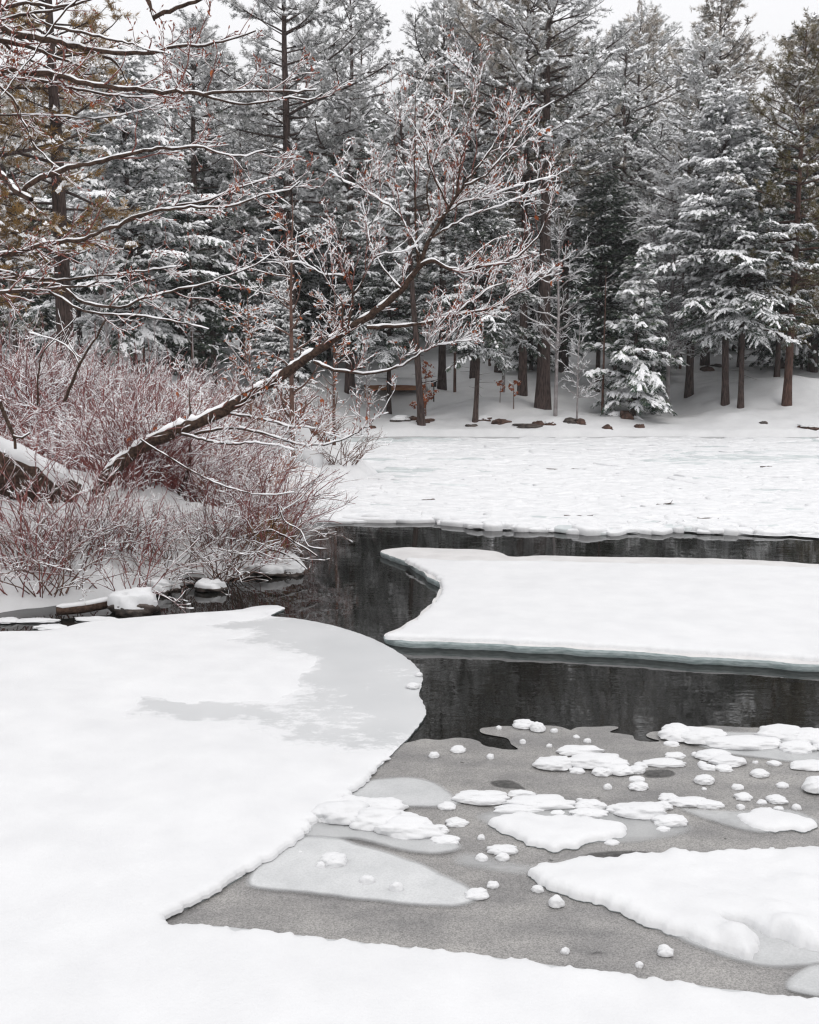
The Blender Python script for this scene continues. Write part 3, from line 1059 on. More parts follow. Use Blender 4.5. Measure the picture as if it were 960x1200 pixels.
# ------------------------------------------------------------------ conifers
def sprays(mb, pos, d, rng, k, ln, wd, spread, droop, mats, probs, radial=0.0):
    """fans of narrow needle blades at many points"""
    K = len(pos)
    if K == 0:
        return
    d = norm(d)
    side = norm(np.cross(d, np.array([0, 0, 1.0])) + 1e-5)
    up = np.cross(side, d)
    a = (np.linspace(-1, 1, k)[None] * spread + rng.normal(0, .22, (K, k)))
    D = np.cos(a)[..., None] * d[:, None] + np.sin(a)[..., None] * side[:, None]
    if radial > 0:
        D = norm(D + radial * rng.normal(size=D.shape) + radial * 0.35 * np.array([0, 0, 1.0]))
    D = D + np.array([0, 0, -1.0]) * (droop * rng.uniform(0.3, 1.5, (K, k)))[..., None]
    D = norm(D)
    le = ln * rng.uniform(0.6, 1.25, (K, k))
    W = norm(np.cross(D, up[:, None] + rng.normal(0, .5, D.shape)))
    b = pos[:, None] + rng.normal(0, ln * 0.12, D.shape)
    hw = (wd * 0.5 * rng.uniform(.7, 1.3, (K, k)))[..., None]
    m = b + D * (le * 0.45)[..., None]
    v = np.stack([b, m + W * hw, b + D * le[..., None], m - W * hw], 2).reshape(-1, 3)
    F = np.arange(K * k * 4).reshape(-1, 4)
    probs = np.asarray(probs, float)
    if probs.ndim == 1:
        mi = rng.choice(mats, K, p=probs)
    else:
        mi = np.asarray(mats)[(rng.random(K)[:, None] > np.cumsum(probs, 1)[:, :-1]).sum(1)]
    mb.add(v, F, np.repeat(mi, k))


def snow_pads(mb, pos, d, rng, a, b, mat, lift=0.02):
    K = len(pos)
    if K == 0:
        return
    d = norm(d * np.array([1, 1, 0.75]))
    side = norm(np.cross(d, np.array([0, 0, 1.0])) + 1e-5)
    up = np.cross(side, d)
    n = 6
    th = np.arange(n) / n * 2 * math.pi
    r = rng.uniform(0.55, 1.25, (K, n))
    sa = (a * rng.uniform(.5, 1.4, K))[:, None]
    ring = pos[:, None] + d[:, None] * (np.cos(th)[None] * r * sa)[..., None] + side[:, None] * (np.sin(th)[None] * r * b * rng.uniform(.6, 1.4, (K, 1)))[..., None]
    ring[..., 2] += lift - b * 0.45 - 0.42 * np.cos(th)[None] * r * sa + rng.normal(0, .02, (K, n))
    ap = pos + up * 0.0
    ap = ap[:, None] + rng.normal(0, .01, (K, 1, 3))
    ap[..., 2] += lift + b * 0.85
    V = np.concatenate([ring, ap], 1).reshape(-1, 3)
    i = np.arange(n)
    F = np.stack([i, (i + 1) % n, np.full(n, n)], 1)
    F = (np.arange(K)[:, None, None] * (n + 1) + F[None]).reshape(-1, 3)
    mb.add(V, F, mat)


def along(P, rng, sp, t0=0.0):
    """points and directions spread along polylines, about one per sp metres"""
    M, n, _ = P.shape
    L = np.linalg.norm(np.diff(P, axis=1), axis=2).sum(1)
    cnt = rng.poisson(np.maximum(L * (1 - t0) / sp, 0.3)) + 1
    idx = np.repeat(np.arange(M), cnt)
    t = rng.uniform(t0, 1, len(idx))
    f = t * (n - 1)
    i0 = np.minimum(f.astype(int), n - 2)
    fr = (f - i0)[:, None]
    return P[idx, i0] * (1 - fr) + P[idx, i0 + 1] * fr, norm(P[idx, i0 + 1] - P[idx, i0]), t, idx


def conifer(kind, h, seed, lean=(0, 0), r0=None, crown_from=None, spread=None, snow=None, pal='dark', dens=1.0, frost=1.0):
    """trunk mesh (with its limbs) and crown mesh (needle sprays and the snow lying on them)"""
    rng = np.random.default_rng(seed)
    r0 = r0 or h * 0.0085 + 0.04
    n = 16
    t = np.linspace(0, 1, n)
    wob = np.cumsum(rng.normal(0, 0.006 * h / 4, (n, 2)), 0) * (t[:, None])
    tr = np.column_stack([lean[0] * h * t + wob[:, 0], lean[1] * h * t + wob[:, 1], h * t])
    tr[0, 2] = -0.35
    rad = r0 * (1 - t) ** 0.75 + 0.012
    rad[0] *= 1.35
    bark, crown = MB(), MB()
    tubes(bark, tr, rad, 12)
    hem = kind == 'hemlock'
    cf = crown_from if crown_from is not None else (0.12 if hem else 0.42)
    Lm = spread if spread is not None else h * (0.26 if hem else 0.23)
    z = cf * h
    B, RB, UU = [], [], []
    az = rng.uniform(0, 6.28)
    while z < h * 0.985:
        u = (z - cf * h) / (h * (1 - cf))
        prof = ((1 - u) ** 0.8 * (0.75 + 0.5 * min(1, u * 5)) if hem else (1 - u ** 1.6) * (0.55 + 0.6 * min(1, u * 3)))
        for k in range(int(rng.integers(3, 6) if hem else rng.integers(3, 6))):
            az += 2.4 + rng.normal(0, 0.35)
            L = max(0.18, Lm * prof * rng.uniform(0.35, 1.3))
            s = np.linspace(0, 1, 7)
            if hem:
                el = math.radians(14 + 30 * u + rng.normal(0, 7))
                dz = math.tan(el) * s * L - (0.42 - 0.2 * u) * L * s ** 2 * rng.uniform(.6, 1.4)
            else:
                el = math.radians(2 + 45 * u ** 1.3 + rng.normal(0, 8))
                dz = math.tan(el) * s * L - 0.22 * L * s ** 1.5 + 0.22 * L * s ** 3
            zz = z + rng.normal(0, .12)
            f = np.clip(zz / h * (n - 1), 0, n - 1.001)
            i0 = int(f)
            c = tr[i0] * (1 - (f - i0)) + tr[i0 + 1] * (f - i0)
            a2 = az + np.linspace(0, rng.normal(0, .35), 7)
            B.append(np.stack([c[0] + np.cos(a2) * s * L, c[1] + np.sin(a2) * s * L, c[2] + dz], 1))
            rb = 0.012 + 0.012 * L
            RB.append(rb * np.linspace(1, .3, 7))
            UU.append(u)
        z += (0.30 if hem else 0.52) * rng.uniform(.7, 1.3) * (1.0 if u < 0.7 else 0.7) * (h / 15) ** 0.5
    B, RB = np.array(B), np.array(RB)
    tubes(bark, B, RB, 4)
    # dead stubs on the bare trunk
    if cf > 0.25:
        m = int(10 + 14 * cf)
        zb = rng.uniform(0.12, cf, m) * h
        ab = rng.uniform(0, 6.28, m)
        s = np.linspace(0, 1, 4)
        L = rng.uniform(.25, 1.3, m)
        c = np.stack([np.interp(zb, tr[:, 2], tr[:, 0]), np.interp(zb, tr[:, 2], tr[:, 1]), zb], 1)
        D = np.stack([np.cos(ab), np.sin(ab), rng.uniform(-.35, .25, m)], 1)
        P = c[:, None] + D[:, None] * (s[None, :, None] * L[:, None, None])
        tubes(bark, P, 0.016 * np.linspace(1, .4, 4)[None].repeat(m, 0), 4)
    twl = Lm * (0.30 if hem else 0.26)
    tw, tr_ = spawn(B, RB, rng, (9.0 if hem else 6.5) * dens, 0.12 if hem else 0.3, 1.0, twl, math.radians(52), 4, rr=.5,
                    wander=.12, bias=(0, 0, -0.05 if hem else 0.12), bias2=(0, 0, -0.12 if hem else 0.06), planar=0.85 if hem else 0.6,
                    lenfall=0.55)
    tubes(bark, tw, np.maximum(tr_, .004), 3)
    allp = np.concatenate([tw, B[:, ::2][:, :4]]) if False else tw
    # 0 dark, 1 mid, 2 frosted, 3 snow
    snow = 0.55 if snow is None else snow
    if hem:
        p, d, tt, ix = along(tw, rng, 0.062 / dens)
        def pr(q):
            fr = np.clip(frost * (0.02 + 0.75 * q[:, 2] / h) * (0.4 + snow) * (0.5 + 1.0 * (vnoise(q[:, 0] * .8, q[:, 1] * .8 + q[:, 2] * 1.3, seed + 9) + .5)), 0, .85)
            return np.stack([(1 - fr) * .6, (1 - fr) * .4, fr], 1)
        sprays(crown, p, d, rng, 5, 0.15, 0.032, 1.0, 0.25, [0, 1, 2], pr(p))
        pt, dt = tw[:, -1], norm(tw[:, -1] - tw[:, -2])
        sprays(crown, pt, dt, rng, 6, 0.2, 0.035, 0.9, 0.3, [0, 1, 2], pr(pt))
        bk = rng.random(len(tw))
        key = .65 * (fbm(p[:, 0] * .9, p[:, 1] * .9 + p[:, 2] * 1.5, seed, 2) + 0.5) + .35 * bk[ix]
        thr = .70 - .54 * snow
        sel = rng.random(len(p)) < np.clip(7 * (key - thr), 0, 1)
        snow_pads(crown, p[sel], d[sel], rng, 0.115, 0.07, 3)
        kt = .65 * (fbm(pt[:, 0] * .9, pt[:, 1] * .9 + pt[:, 2] * 1.5, seed, 2) + 0.5) + .35 * bk
        sel = rng.random(len(pt)) < np.clip(7 * (kt - thr + .05), 0, 1)
        snow_pads(crown, pt[sel], dt[sel], rng, 0.12, 0.07, 3, .03)
        pb, db, _, _ = along(B, rng, 0.2, 0.3)
        sel = rng.random(len(pb)) < snow
        snow_pads(crown, pb[sel], db[sel], rng, 0.18, 0.09, 3, 0.03)
    else:
        p, d, tt, ix = along(tw, rng, 0.066 / dens, 0.1)
        def pr(q):
            fr = np.clip(frost * (0.10 + 1.15 * q[:, 2] / h) * (0.5 + snow) * (0.5 + 1.0 * (vnoise(q[:, 0] * .7, q[:, 1] * .7 + q[:, 2] * 1.1, seed + 9) + .5)), 0, .9)
            return np.stack([(1 - fr) * .55, (1 - fr) * .45, fr], 1)
        sprays(crown, p, d, rng, 8, 0.17, 0.020, 1.1, 0.0, [0, 1, 2], pr(p), radial=0.55)
        pt, dt = tw[:, -1], norm(tw[:, -1] - tw[:, -2])
        sprays(crown, pt, dt, rng, 9, 0.19, 0.022, 1.0, 0.0, [0, 1, 2], pr(pt), radial=0.5)
        bk = rng.random(len(tw))
        key = .65 * (fbm(p[:, 0] * .8, p[:, 1] * .8 + p[:, 2] * 1.3, seed, 2) + 0.5) + .35 * bk[ix]
        thr = .70 - .50 * snow
        sel = rng.random(len(p)) < np.clip(6 * (key - thr), 0, 1)
        q = p[sel].copy()
        q[:, 2] += 0.05
        snow_pads(crown, q, d[sel], rng, 0.105, 0.07, 3, 0.02)
        kt = .65 * (fbm(pt[:, 0] * .8, pt[:, 1] * .8 + pt[:, 2] * 1.3, seed, 2) + 0.5) + .35 * bk
        sel = rng.random(len(pt)) < np.clip(6 * (kt - thr + .05), 0, 1)
        snow_pads(crown, pt[sel], dt[sel], rng, 0.12, 0.07, 3, .05)
    nd = {'dark': [M_NEEDLE, M_NEEDLE2, M_FROST, M_TSNOW], 'olive': [M_OLIVE, M_OLIVE, M_TAN, M_TSNOW],
          'warm': [M_NEEDLE2, M_OLIVE, M_TAN, M_TSNOW], 'gold': [M_GOLD, M_GOLD, M_TAN, M_TSNOW]}[pal]
    return (bark.mesh('trunk', [M_BARKR if pal == 'olive' else M_BARK], True), crown.mesh('crown', nd, False))


def tree_obj(meshes, name, label, cat, loc, rz=0.0, sc=1.0, group=None, tilt=(0, 0)):
    r = thing(name, label, cat, loc, group)
    r.rotation_euler = (tilt[0], tilt[1], rz)
    r.scale = (sc, sc, sc) if np.isscalar(sc) else sc
    for nm, me in zip(('trunk', 'crown'), meshes):
        link(nm, me, r)
    return r


PINE = [conifer('pine', 19, 11, crown_from=.38, r0=.27, snow=.65), conifer('pine', 21, 12, crown_from=.48), conifer('pine', 17, 13, crown_from=.34, snow=.85),
        conifer('pine', 22, 14, crown_from=.42, snow=.35, frost=.85, pal='warm')]
HEM = [conifer('hemlock', 14, 21, crown_from=.24, snow=.7), conifer('hemlock', 15, 22, crown_from=.22, snow=.08, frost=.45), conifer('hemlock', 11, 23, crown_from=.08, snow=.7),
       conifer('hemlock', 16, 24, crown_from=.30, snow=.42, frost=.75)]
P_MAIN = conifer('pine', 19, 15, crown_from=.50, r0=.30, snow=.6)
P_LEFT = conifer('pine', 16, 16, crown_from=.30, r0=.29, snow=.15, pal='gold', spread=3.4, dens=.85, frost=.35)
P_SLIM = conifer('pine', 13, 17, crown_from=.5, r0=.14, snow=.6)
SPR = conifer('hemlock', 5.6, 31, crown_from=.05, spread=1.5, snow=.55, dens=1.3)
OLIVE = [conifer('pine', 16, 41, crown_from=.22, pal='olive', snow=.2, frost=.5), conifer('pine', 17, 42, crown_from=.18, pal='warm', snow=.5, frost=.9)]
GOLDP = conifer('pine', 16, 43, crown_from=.15, pal='gold', snow=.3, spread=3.8, frost=.5, dens=.8)


def place(px, Y):
    x = (px - 480) / FPX * (Y * 1.0)
    # the column of pixels is vertical only at the ground: use the slanted ray to the ground height
    z = g1(x, Y)
    v = 0.0
    # forward distance along the view axis for the point (x, Y, z)
    dpt = Y * CP + (CAM_H - z) * SP
    x = (px - 480) / FPX * dpt
    return (x, Y, g1(x, Y))


# trees one can single out: (kind, px of the foot, distance, scale, turn, label)
def top_scale(x, Y, top_py, h):
    v = (600 - top_py) / FPX
    z = CAM_H + Y * (-SP + v * CP) / (CP + v * SP)
    return (z - g1(x, Y)) / h


HEIGHT = {}
for lst_, hs_ in ((PINE, (19, 21, 17, 22)), (HEM, (14, 15, 11, 16)), (OLIVE, (16, 17))):
    for m_, h_ in zip(lst_, hs_):
        HEIGHT[m_[0].name] = h_
HEIGHT[GOLDP[0].name] = 16
HEIGHT[P_MAIN[0].name], HEIGHT[P_LEFT[0].name], HEIGHT[P_SLIM[0].name] = 19, 16, 13
TOPS = {80: -150, 636: -80, 612: -50, 343: -90, 410: -35, 518: 0, 556: -30, 850: 105, 868: 170, 922: 30, 826: -15, 728: 35, 700: 200, 557: 215, 456: 230, 494: 120,
        160: 70, 236: 20, 215: 240, 20: 90, 330: 330, 952: 15}
named = [
    (P_LEFT, 'pine_tree', 80, 27.0, 0.95, 0.3, 'tall pine with a straight dark trunk rising behind the red thicket'),
    (P_MAIN, 'pine_tree', 636, 39.3, 1.05, 1.2, 'tall pine with the thickest trunk on the far bank'),
    (PINE[3], 'pine_tree', 612, 41.5, 0.95, 2.2, 'tall pine just behind the thickest trunk of the far bank'),
    (PINE[0], 'pine_tree', 343, 41.0, 1.0, 4.0, 'tall broad pine standing behind the orange leaved sapling'),
    (PINE[2], 'pine_tree', 410, 43.0, 1.12, 0.7, 'frosted pine behind the low wooden shelter'),
    (PINE[1], 'pine_tree', 518, 44.0, 0.98, 5.1, 'tall bare stemmed pine behind the bent pair of trunks'),
    (PINE[3], 'pine_tree', 556, 46.0, 0.95, 3.3, 'dark stemmed pine deep behind the hemlock that leans over the shore'),
    (HEM[0], 'hemlock_tree', 850, 39.6, 1.0, 0.4, 'snow laden hemlock with a leaning foot beside the gully'),
    (HEM[3], 'hemlock_tree', 868, 38.9, 0.98, 2.0, 'hemlock with a reddish trunk flared at its foot on the snow slope'),
    (OLIVE[0], 'pine_tree', 922, 39.0, 1.0, 2.7, 'olive green pine standing on the snowy knoll'),
    (OLIVE[1], 'pine_tree', 826, 48.0, 1.02, 1.0, 'brownish green pine towering behind the snow laden hemlock'),
    (PINE[2], 'pine_tree', 728, 47.0, 0.92, 2.9, 'frosted pine behind the small snowy spruce'),
    (HEM[1], 'hemlock_tree', 700, 42.5, 0.72, 1.9, 'dark hemlock with little snow behind the small spruce'),
    (SPR, 'spruce_tree', 742, 38.4, 1.0, 0.5, 'small snow laden spruce at the water edge'),
    (HEM[3], 'hemlock_tree', 557, 37.7, 0.72, 3.9, 'hemlock leaning on the far shore with low snowy boughs'),
    (HEM[3], 'hemlock_tree', 456, 41.5, 0.85, 1.4, 'hemlock with a bare foot in front of the low wooden shelter'),
    (P_SLIM, 'pine_tree', 494, 37.3, 0.62, 0.9, 'slim leaning pine with its foot on brown rocks at the far shore'),
    (HEM[0], 'hemlock_tree', 160, 36.0, 0.90, 3.1, 'snow laden hemlock right behind the pine of the red thicket'),
    (PINE[0], 'pine_tree', 236, 40.0, 0.9, 2.5, 'grey stemmed pine above the dark hemlocks behind the thicket'),
    (HEM[1], 'hemlock_tree', 215, 37.5, 0.82, 0.2, 'dark hemlock between the grey stemmed pine and the thicket'),
    (GOLDP, 'pine_tree', -45, 25.5, 0.9, 1.1, 'golden brown pine whose boughs reach in behind the red thicket'),
    (OLIVE[1], 'pine_tree', 20, 40.0, 0.9, 4.4, 'olive pine behind the golden brown boughs'),
    (HEM[2], 'hemlock_tree', 330, 38.6, 0.72, 5.5, 'dark bushy hemlock by the shore behind the orange leaved sapling'),
    (HEM[2], 'hemlock_tree', 952, 46.0, 1.15, 5.0, 'snowy hemlock behind the olive pine on the knoll'),
]
lean = {'hemlock leaning on the far shore with low snowy boughs': (0.0, -0.06), 'slim leaning pine with its foot on brown rocks at the far shore': (0, -0.10),
        'snow laden hemlock with a leaning foot beside the gully': (0, -0.045), 'tall pine with the thickest trunk on the far bank': (0, 0.008),
        'hemlock with a reddish trunk flared at its foot on the snow slope': (0, 0.03)}
for me, nm, px, Y, sc, rz, lb in named:
    if px in TOPS:
        sc = top_scale(place(px, Y)[0], Y, TOPS[px], HEIGHT[me[0].name])
    tree_obj(me, nm, lb, 'tree', place(px, Y), rz, sc, tilt=lean.get(lb, (0, 0)))

# the forest behind: rows of hemlock and pine, denser than one can tell apart
rng = np.random.default_rng(5)
G_H, G_P = 'hemlocks packed in the far forest', 'pines packed in the far forest'
taken = [(place(q[2], q[3])[0], q[3]) for q in named]
cnt = 0
for Y0, n, jit in ((43, 11, 1.5), (47.5, 13, 1.8), (53, 13, 2), (59, 14, 2.2), (66, 15, 2.5), (75, 18, 3), (86, 22, 4)):
    for i in range(n):
        Y = Y0 + rng.normal(0, jit * 0.5)
        x = ((i + 0.5 + rng.uniform(-.35, .35)) / n - 0.5) * (0.92 * Y) - 0.02 * Y
        if min((x - a) ** 2 + (Y - b) ** 2 for a, b in taken) < 1.7 ** 2:
            x += 1.8
        if 44 > Y and 420 < x / Y * FPX + 480 < 530:
            continue
        taken.append((x, Y))
        hem = rng.random() < (0.68 if Y < 60 else 0.5)
        if hem:
            m_ = HEM[int(rng.choice([0, 1, 1, 3, 2, 1] if Y0 < 60 else [0, 1, 3, 3, 2, 0]))]
            tree_obj(m_, 'hemlock_tree', 'snow dusted hemlock packed among the others deep in the far forest', 'tree', (x, Y, g1(x, Y)), rng.uniform(0, 6.28),
                     min(1.15, top_scale(x, Y, rng.uniform(110, 290), HEIGHT[m_[0].name])), G_H)
        else:
            m_ = PINE[int(rng.integers(0, 4))]
            tree_obj(m_, 'pine_tree', 'tall frosted pine among the others deep in the far forest', 'tree', (x, Y, g1(x, Y)), rng.uniform(0, 6.28),
                     min(1.1, top_scale(x, Y, rng.uniform(10, 150), HEIGHT[m_[0].name])), G_P)
        cnt += 1
# young hemlocks filling the shade under the big trees
LOW = [conifer('hemlock', 5.5, 25, crown_from=.06, spread=1.9, snow=.30, frost=.5), conifer('hemlock', 7.5, 26, crown_from=.08, spread=2.2, snow=.12, frost=.4)]
for i in range(34):
    Y = rng.uniform(44.5, 66)
    x = rng.uniform(-.40, .42) * Y
    if Y < 47 and -3.5 < x < 3.0:
        continue
    tree_obj(LOW[i % 2], 'hemlock_tree', 'young dark hemlock in the shade under the tall trees of the far forest', 'tree', (x, Y, g1(x, Y)), rng.uniform(0, 6.28),
             rng.uniform(.55, 1.05), 'young hemlocks under the far forest')


# ------------------------------------------------------------------ bare frosted saplings
def bare_tree(h, seed, r0, n_br=26, cf=0.2, L=0.9, up=0.5, mt=M_FROSTWIG, leaf=0, s0=0.009, tw=9, bm=None):
    rng = np.random.default_rng(seed)
    t = np.linspace(0, 1, 12)
    wob = np.cumsum(rng.normal(0, 0.012 * h / 3, (12, 2)), 0) * t[:, None]
    T = np.column_stack([wob, h * t])
    T[0, 2] = -.15
    RT = r0 * (1 - t) ** .8 + .004
    wood, snw, lf = MB(), MB(), MB()
    tubes(wood, T, RT, 7)
    snow_on(snw, T, RT, rng, s0 * .8)
    b, br = spawn(T[None], RT[None], rng, n_br / h, cf, .98, L, 1.15, 7, rr=.6, wander=.13, bias=(0, 0, up * .3), bias2=(0, 0, up * .12), lenfall=.45)
    t1, r1 = spawn(b, br, rng, tw, .15, 1, L * .38, .8, 5, rr=.6, wander=.15, bias=(0, 0, .15), rmin=.002)
    t2, r2 = spawn(t1, r1, rng, tw * .9, .2, 1, L * .17, .8, 4, rr=.7, wander=.15, bias=(0, 0, .15), rmin=.0018)
    for P, R, k in ((b, br, 5), (t1, r1, 4), (t2, r2, 3)):
        tubes(wood, P, R, k)
        snow_on(snw, P, R, rng, s0, gap=.2, k=4)
    meshes = [('trunk', wood.mesh('trunk', [bm or mt])), ('snow_cover', snw.mesh('snow_cover', [M_TSNOW]))]
    if leaf:
        p, d, _, _ = along(np.concatenate([t1[:, :4], t2]), rng, .12 if h > 3 else .045)
        sel = rng.random(len(p)) < leaf
        p, d = p[sel], d[sel]
        sprays(lf, p, norm(rng.normal(size=d.shape) + np.array([0, 0, -.8])), rng, 2, .075 if h > 3 else .10, .05 if h > 3 else .065, .5, .3, [0], [1.0])
        meshes.append(('leaves', lf.mesh('leaves', [M_LEAF], False)))
    return meshes


def bare_obj(ms, name, label, cat, loc, rz=0, sc=1.0, group=None, tilt=(0, 0)):
    r = thing(name, label, cat, loc, group)
    r.rotation_euler = (tilt[0], tilt[1], rz)
    r.scale = (sc, sc, sc)
    for nm, me in ms:
        link(nm, me, r)
    return r


BIGSAP = bare_tree(8.6, 54, .08, 58, .18, 2.3, tw=9, s0=.011)
SAP = [bare_tree(5.5, 51, .05, 30, .15, 1.3, tw=8), bare_tree(7.5, 52, .07, 34, .25, 1.7, tw=7), bare_tree(3.4, 53, .03, 26, .1, .9, tw=10)]
for ms, px, Y, sc, rz, lb in (
    (BIGSAP, 782, 41.0, 1.0, .3, 'tall frosted leafless tree between the small spruce and the hemlocks'),
    (SAP[0], 765, 44.0, 1.2, 2.0, 'frosted leafless tree half hidden behind the small spruce'),
    (SAP[2], 676, 37.2, 1.0, 1.0, 'slim frosted sapling at the shore left of the small spruce'),
    (SAP[1], 651, 38.0, 1.0, 4.0, 'thin bare tree standing right of the thickest pine trunk'),
    (SAP[0], 230, 33.0, .85, 3.0, 'pale frosted bush tree above the thicket below the grey stemmed pine'),
    (SAP[0], 185, 31.0, .7, 5.0, 'frosted leafless sapling in the gap behind the thicket'),
    (SAP[2], 430, 38.0, .9, 2.2, 'small frosted sapling at the left of the low wooden shelter'),
    (SAP[1], 590, 43.0, .95, 1.2, 'bare frosted tree behind the orange leaved seedlings'),
    (SAP[0], 20, 33.0, 1.0, .9, 'frosted leafless tree left of the straight dark pine trunk'),
    (SAP[1], 130, 34.0, 1.0, 2.9, 'frosted leafless tree right of the straight dark pine trunk')):
    bare_obj(ms, 'frosted_sapling', lb, 'tree', place(px, Y), rz, sc)

rust = bare_tree(1.7, 61, .018, 34, .05, .5, leaf=.95, mt=M_BROWNSTEM, tw=9)
bare_obj(rust, 'rust_leaved_sapling', 'rust leaved sapling in front of the low wooden shelter', 'sapling', place(499, 38.8), 0, 1.05)
rust2 = bare_tree(.7, 62, .01, 12, .3, .3, leaf=.8, mt=M_BROWNSTEM, tw=9)
bare_obj(rust2, 'rust_leaved_sapling', 'low orange leaved seedling, the one nearer the thickest pine trunk', 'sapling', place(602, 39.0), 0, 1.4)
bare_obj(rust2, 'rust_leaved_sapling', 'low orange leaved seedling, the one nearer the leaning hemlock', 'sapling', place(586, 39.4), 2.0, 1.1)
oak = bare_tree(5.6, 63, .06, 44, .12, 1.15, leaf=.16, mt=M_BROWNSTEM, s0=.011, tw=8)
bare_obj(oak, 'rust_leaved_sapling', 'tall orange leaved sapling with snowy twigs behind the leaning tree', 'sapling', place(343, 23.0), 0.4, 1.0)
oak2 = bare_tree(4.0, 64, .04, 34, .12, 1.0, leaf=.2, mt=M_BROWNSTEM, s0=.011, tw=8)
bare_obj(oak2, 'rust_leaved_sapling', 'shorter orange leaved sapling left of the tall one', 'sapling', place(296, 22.0), 1.4, .85)
bare_obj(oak2, 'rust_leaved_sapling', 'orange leaved sapling half hidden right of the tall one', 'sapling', place(392, 25.0), 2.4, .9)

# bare young trunks between the big trees
thin = bare_tree(6.5, 71, .06, 14, .45, .8, mt=M_BARKR, tw=6)
for px, Y, sc, lb in ((140, 38, 1.0, 'bare brown young trunk in the snowy gap behind the thicket'), (533, 43, 1.0, 'thin crooked trunk between the leaning pine and the leaning hemlock'),
                      (574, 48, 1.1, 'thin dark trunk behind the leaning hemlock'), (797, 47, 1.0, 'thin trunk above the gully'), (228, 36, 1.05, 'reddish thin trunk below the grey stemmed pine'),
                      (706, 38.6, .8, 'thin stem right at the left side of the small spruce'), (170, 42, .9, 'second thin trunk in the snowy gap behind the thicket')):
    bare_obj(thin, 'young_tree', lb, 'tree', place(px, Y), px, sc, None)


# ------------------------------------------------------------------ red stemmed shrubs
def shrub(seed, h, n, mt, spread=.6, s0=.0060, arch=-.05, tw=6.2):
    rng = np.random.default_rng(seed)
    m = 7
    a = rng.uniform(0, 6.28, n)
    rr = np.sqrt(rng.random(n)) * .38
    P = np.zeros((n, m, 3))
    P[:, 0, 0], P[:, 0, 1] = np.cos(a) * rr, np.sin(a) * rr
    P[:, 0, 2] = -.12
    a2 = a + rng.normal(0, .7, n)
    d = norm(np.stack([np.cos(a2) * spread * rng.uniform(.2, 1.5, n), np.sin(a2) * spread * rng.uniform(.2, 1.5, n), np.ones(n)], 1))
    le = h * rng.uniform(.5, 1.15, n) / (m - 1)
    for i in range(1, m):
        P[:, i] = P[:, i - 1] + d * le[:, None]
        d = norm(d + rng.normal(0, .17, (n, 3)) + np.array([0, 0, arch]) + d * np.array([.06, .06, 0]))
    R = rng.uniform(.0065, .013, n)[:, None] * np.linspace(1, .4, m)[None]
    wood, snw = MB(), MB()
    t1, r1 = spawn(P, R, rng, tw * .55, .25, 1, h * .34, .55, 6, rr=.65, wander=.12, bias=(0, 0, .25), bias2=(0, 0, .05), rmin=.0044)
    t2, r2 = spawn(t1, r1, rng, tw, .15, 1, h * .13, .7, 4, rr=.75, wander=.12, bias=(0, 0, .2), rmin=.0034)
    for Q, q, k in ((P, R, 5), (t1, r1, 4), (t2, r2, 3)):
        tubes(wood, Q, q, k)
        snow_on(snw, Q, q, rng, s0 * 1.2, gap=.5, k=4, prop=.7)
    return [('stems', wood.mesh('stems', [mt])), ('snow_cover', snw.mesh('snow_cover', [M_TSNOW]))]


SHR = [shrub(81, 1.6, 66, M_STEM), shrub(82, 1.9, 72, M_STEM, .5), shrub(83, 1.3, 56, M_STEM, .9, arch=-.12), shrub(84, 1.7, 64, M_STEM, .75, arch=-.08)]
ORG = [shrub(94, 1.6, 58, M_ORSTEM, .6), shrub(95, 1.3, 44, M_ORSTEM, .9, arch=-.1)]
SPS = [shrub(91, 1.5, 22, M_STEM, .8, arch=-.10, tw=6), shrub(92, 1.7, 26, M_STEM, .65, arch=-.07, tw=6), shrub(93, 1.4, 20, M_BROWNSTEM, 1.0, arch=-.14, tw=6)]
BRN = [shrub(85, 1.1, 46, M_BROWNSTEM, .9, arch=-.08), shrub(86, 1.3, 30, M_BROWNSTEM, 1.1, arch=-.16)]
G_F, G_M, G_R = 'red stemmed shrubs along the near water edge', 'red stemmed shrubs in the middle of the thicket', 'red stemmed shrubs at the back of the thicket'
rng = np.random.default_rng(9)
front = [(6, 12.7), (28, 12.5), (55, 12.6), (85, 12.75), (20, 13.2), (45, 12.15), (78, 12.3), (112, 12.6), (148, 12.9), (195, 13.3), (210, 13.5), (265, 14.0), (290, 14.2), (15, 12.2), (60, 12.3), (95, 12.45), (130, 12.7), (165, 13.1), (30, 12.9), (75, 13.1), (225, 13.6), (275, 14.3), (250, 13.9), (180, 13.6), (315, 14.5), (110, 13.4), (40, 12.8), (95, 13.0), (150, 13.6), (205, 14.0), (255, 14.5), (300, 14.9), (15, 13.6), (120, 14.0)]
front += [(px_, gp(px_, py_)[1]) for px_, py_ in ((8, 700), (34, 699), (66, 694), (98, 691), (128, 688), (168, 682), (206, 674), (240, 669), (272, 667))]
midr = [(140, 15.2), (185, 15.6), (240, 15.9), (285, 16.0), (305, 15.4), (170, 15.4), (215, 15.8), (262, 16.2), (305, 16.4), (60, 15.9), (150, 17.0), (110, 16.6), (240, 17.6), (290, 17.4)]
rear = [(10, 18), (50, 18.6), (92, 19.2), (140, 19.6), (185, 19.8), (228, 20.4), (272, 20.8), (310, 21.5), (25, 21.5), (75, 22), (125, 22.6), (175, 23), (225, 23.6), (275, 24), (320, 24.3), (355, 24.6), (40, 19.6), (120, 18.4), (160, 18.4), (205, 18.6), (255, 18.9), (70, 20.6), (-5, 19), (30, 24.6), (105, 21), (155, 21.4),
        (-20, 20), (0, 23.6), (200, 26.0), (250, 26.5), (150, 26), (100, 25.2), (300, 26.4), (-30, 17)]
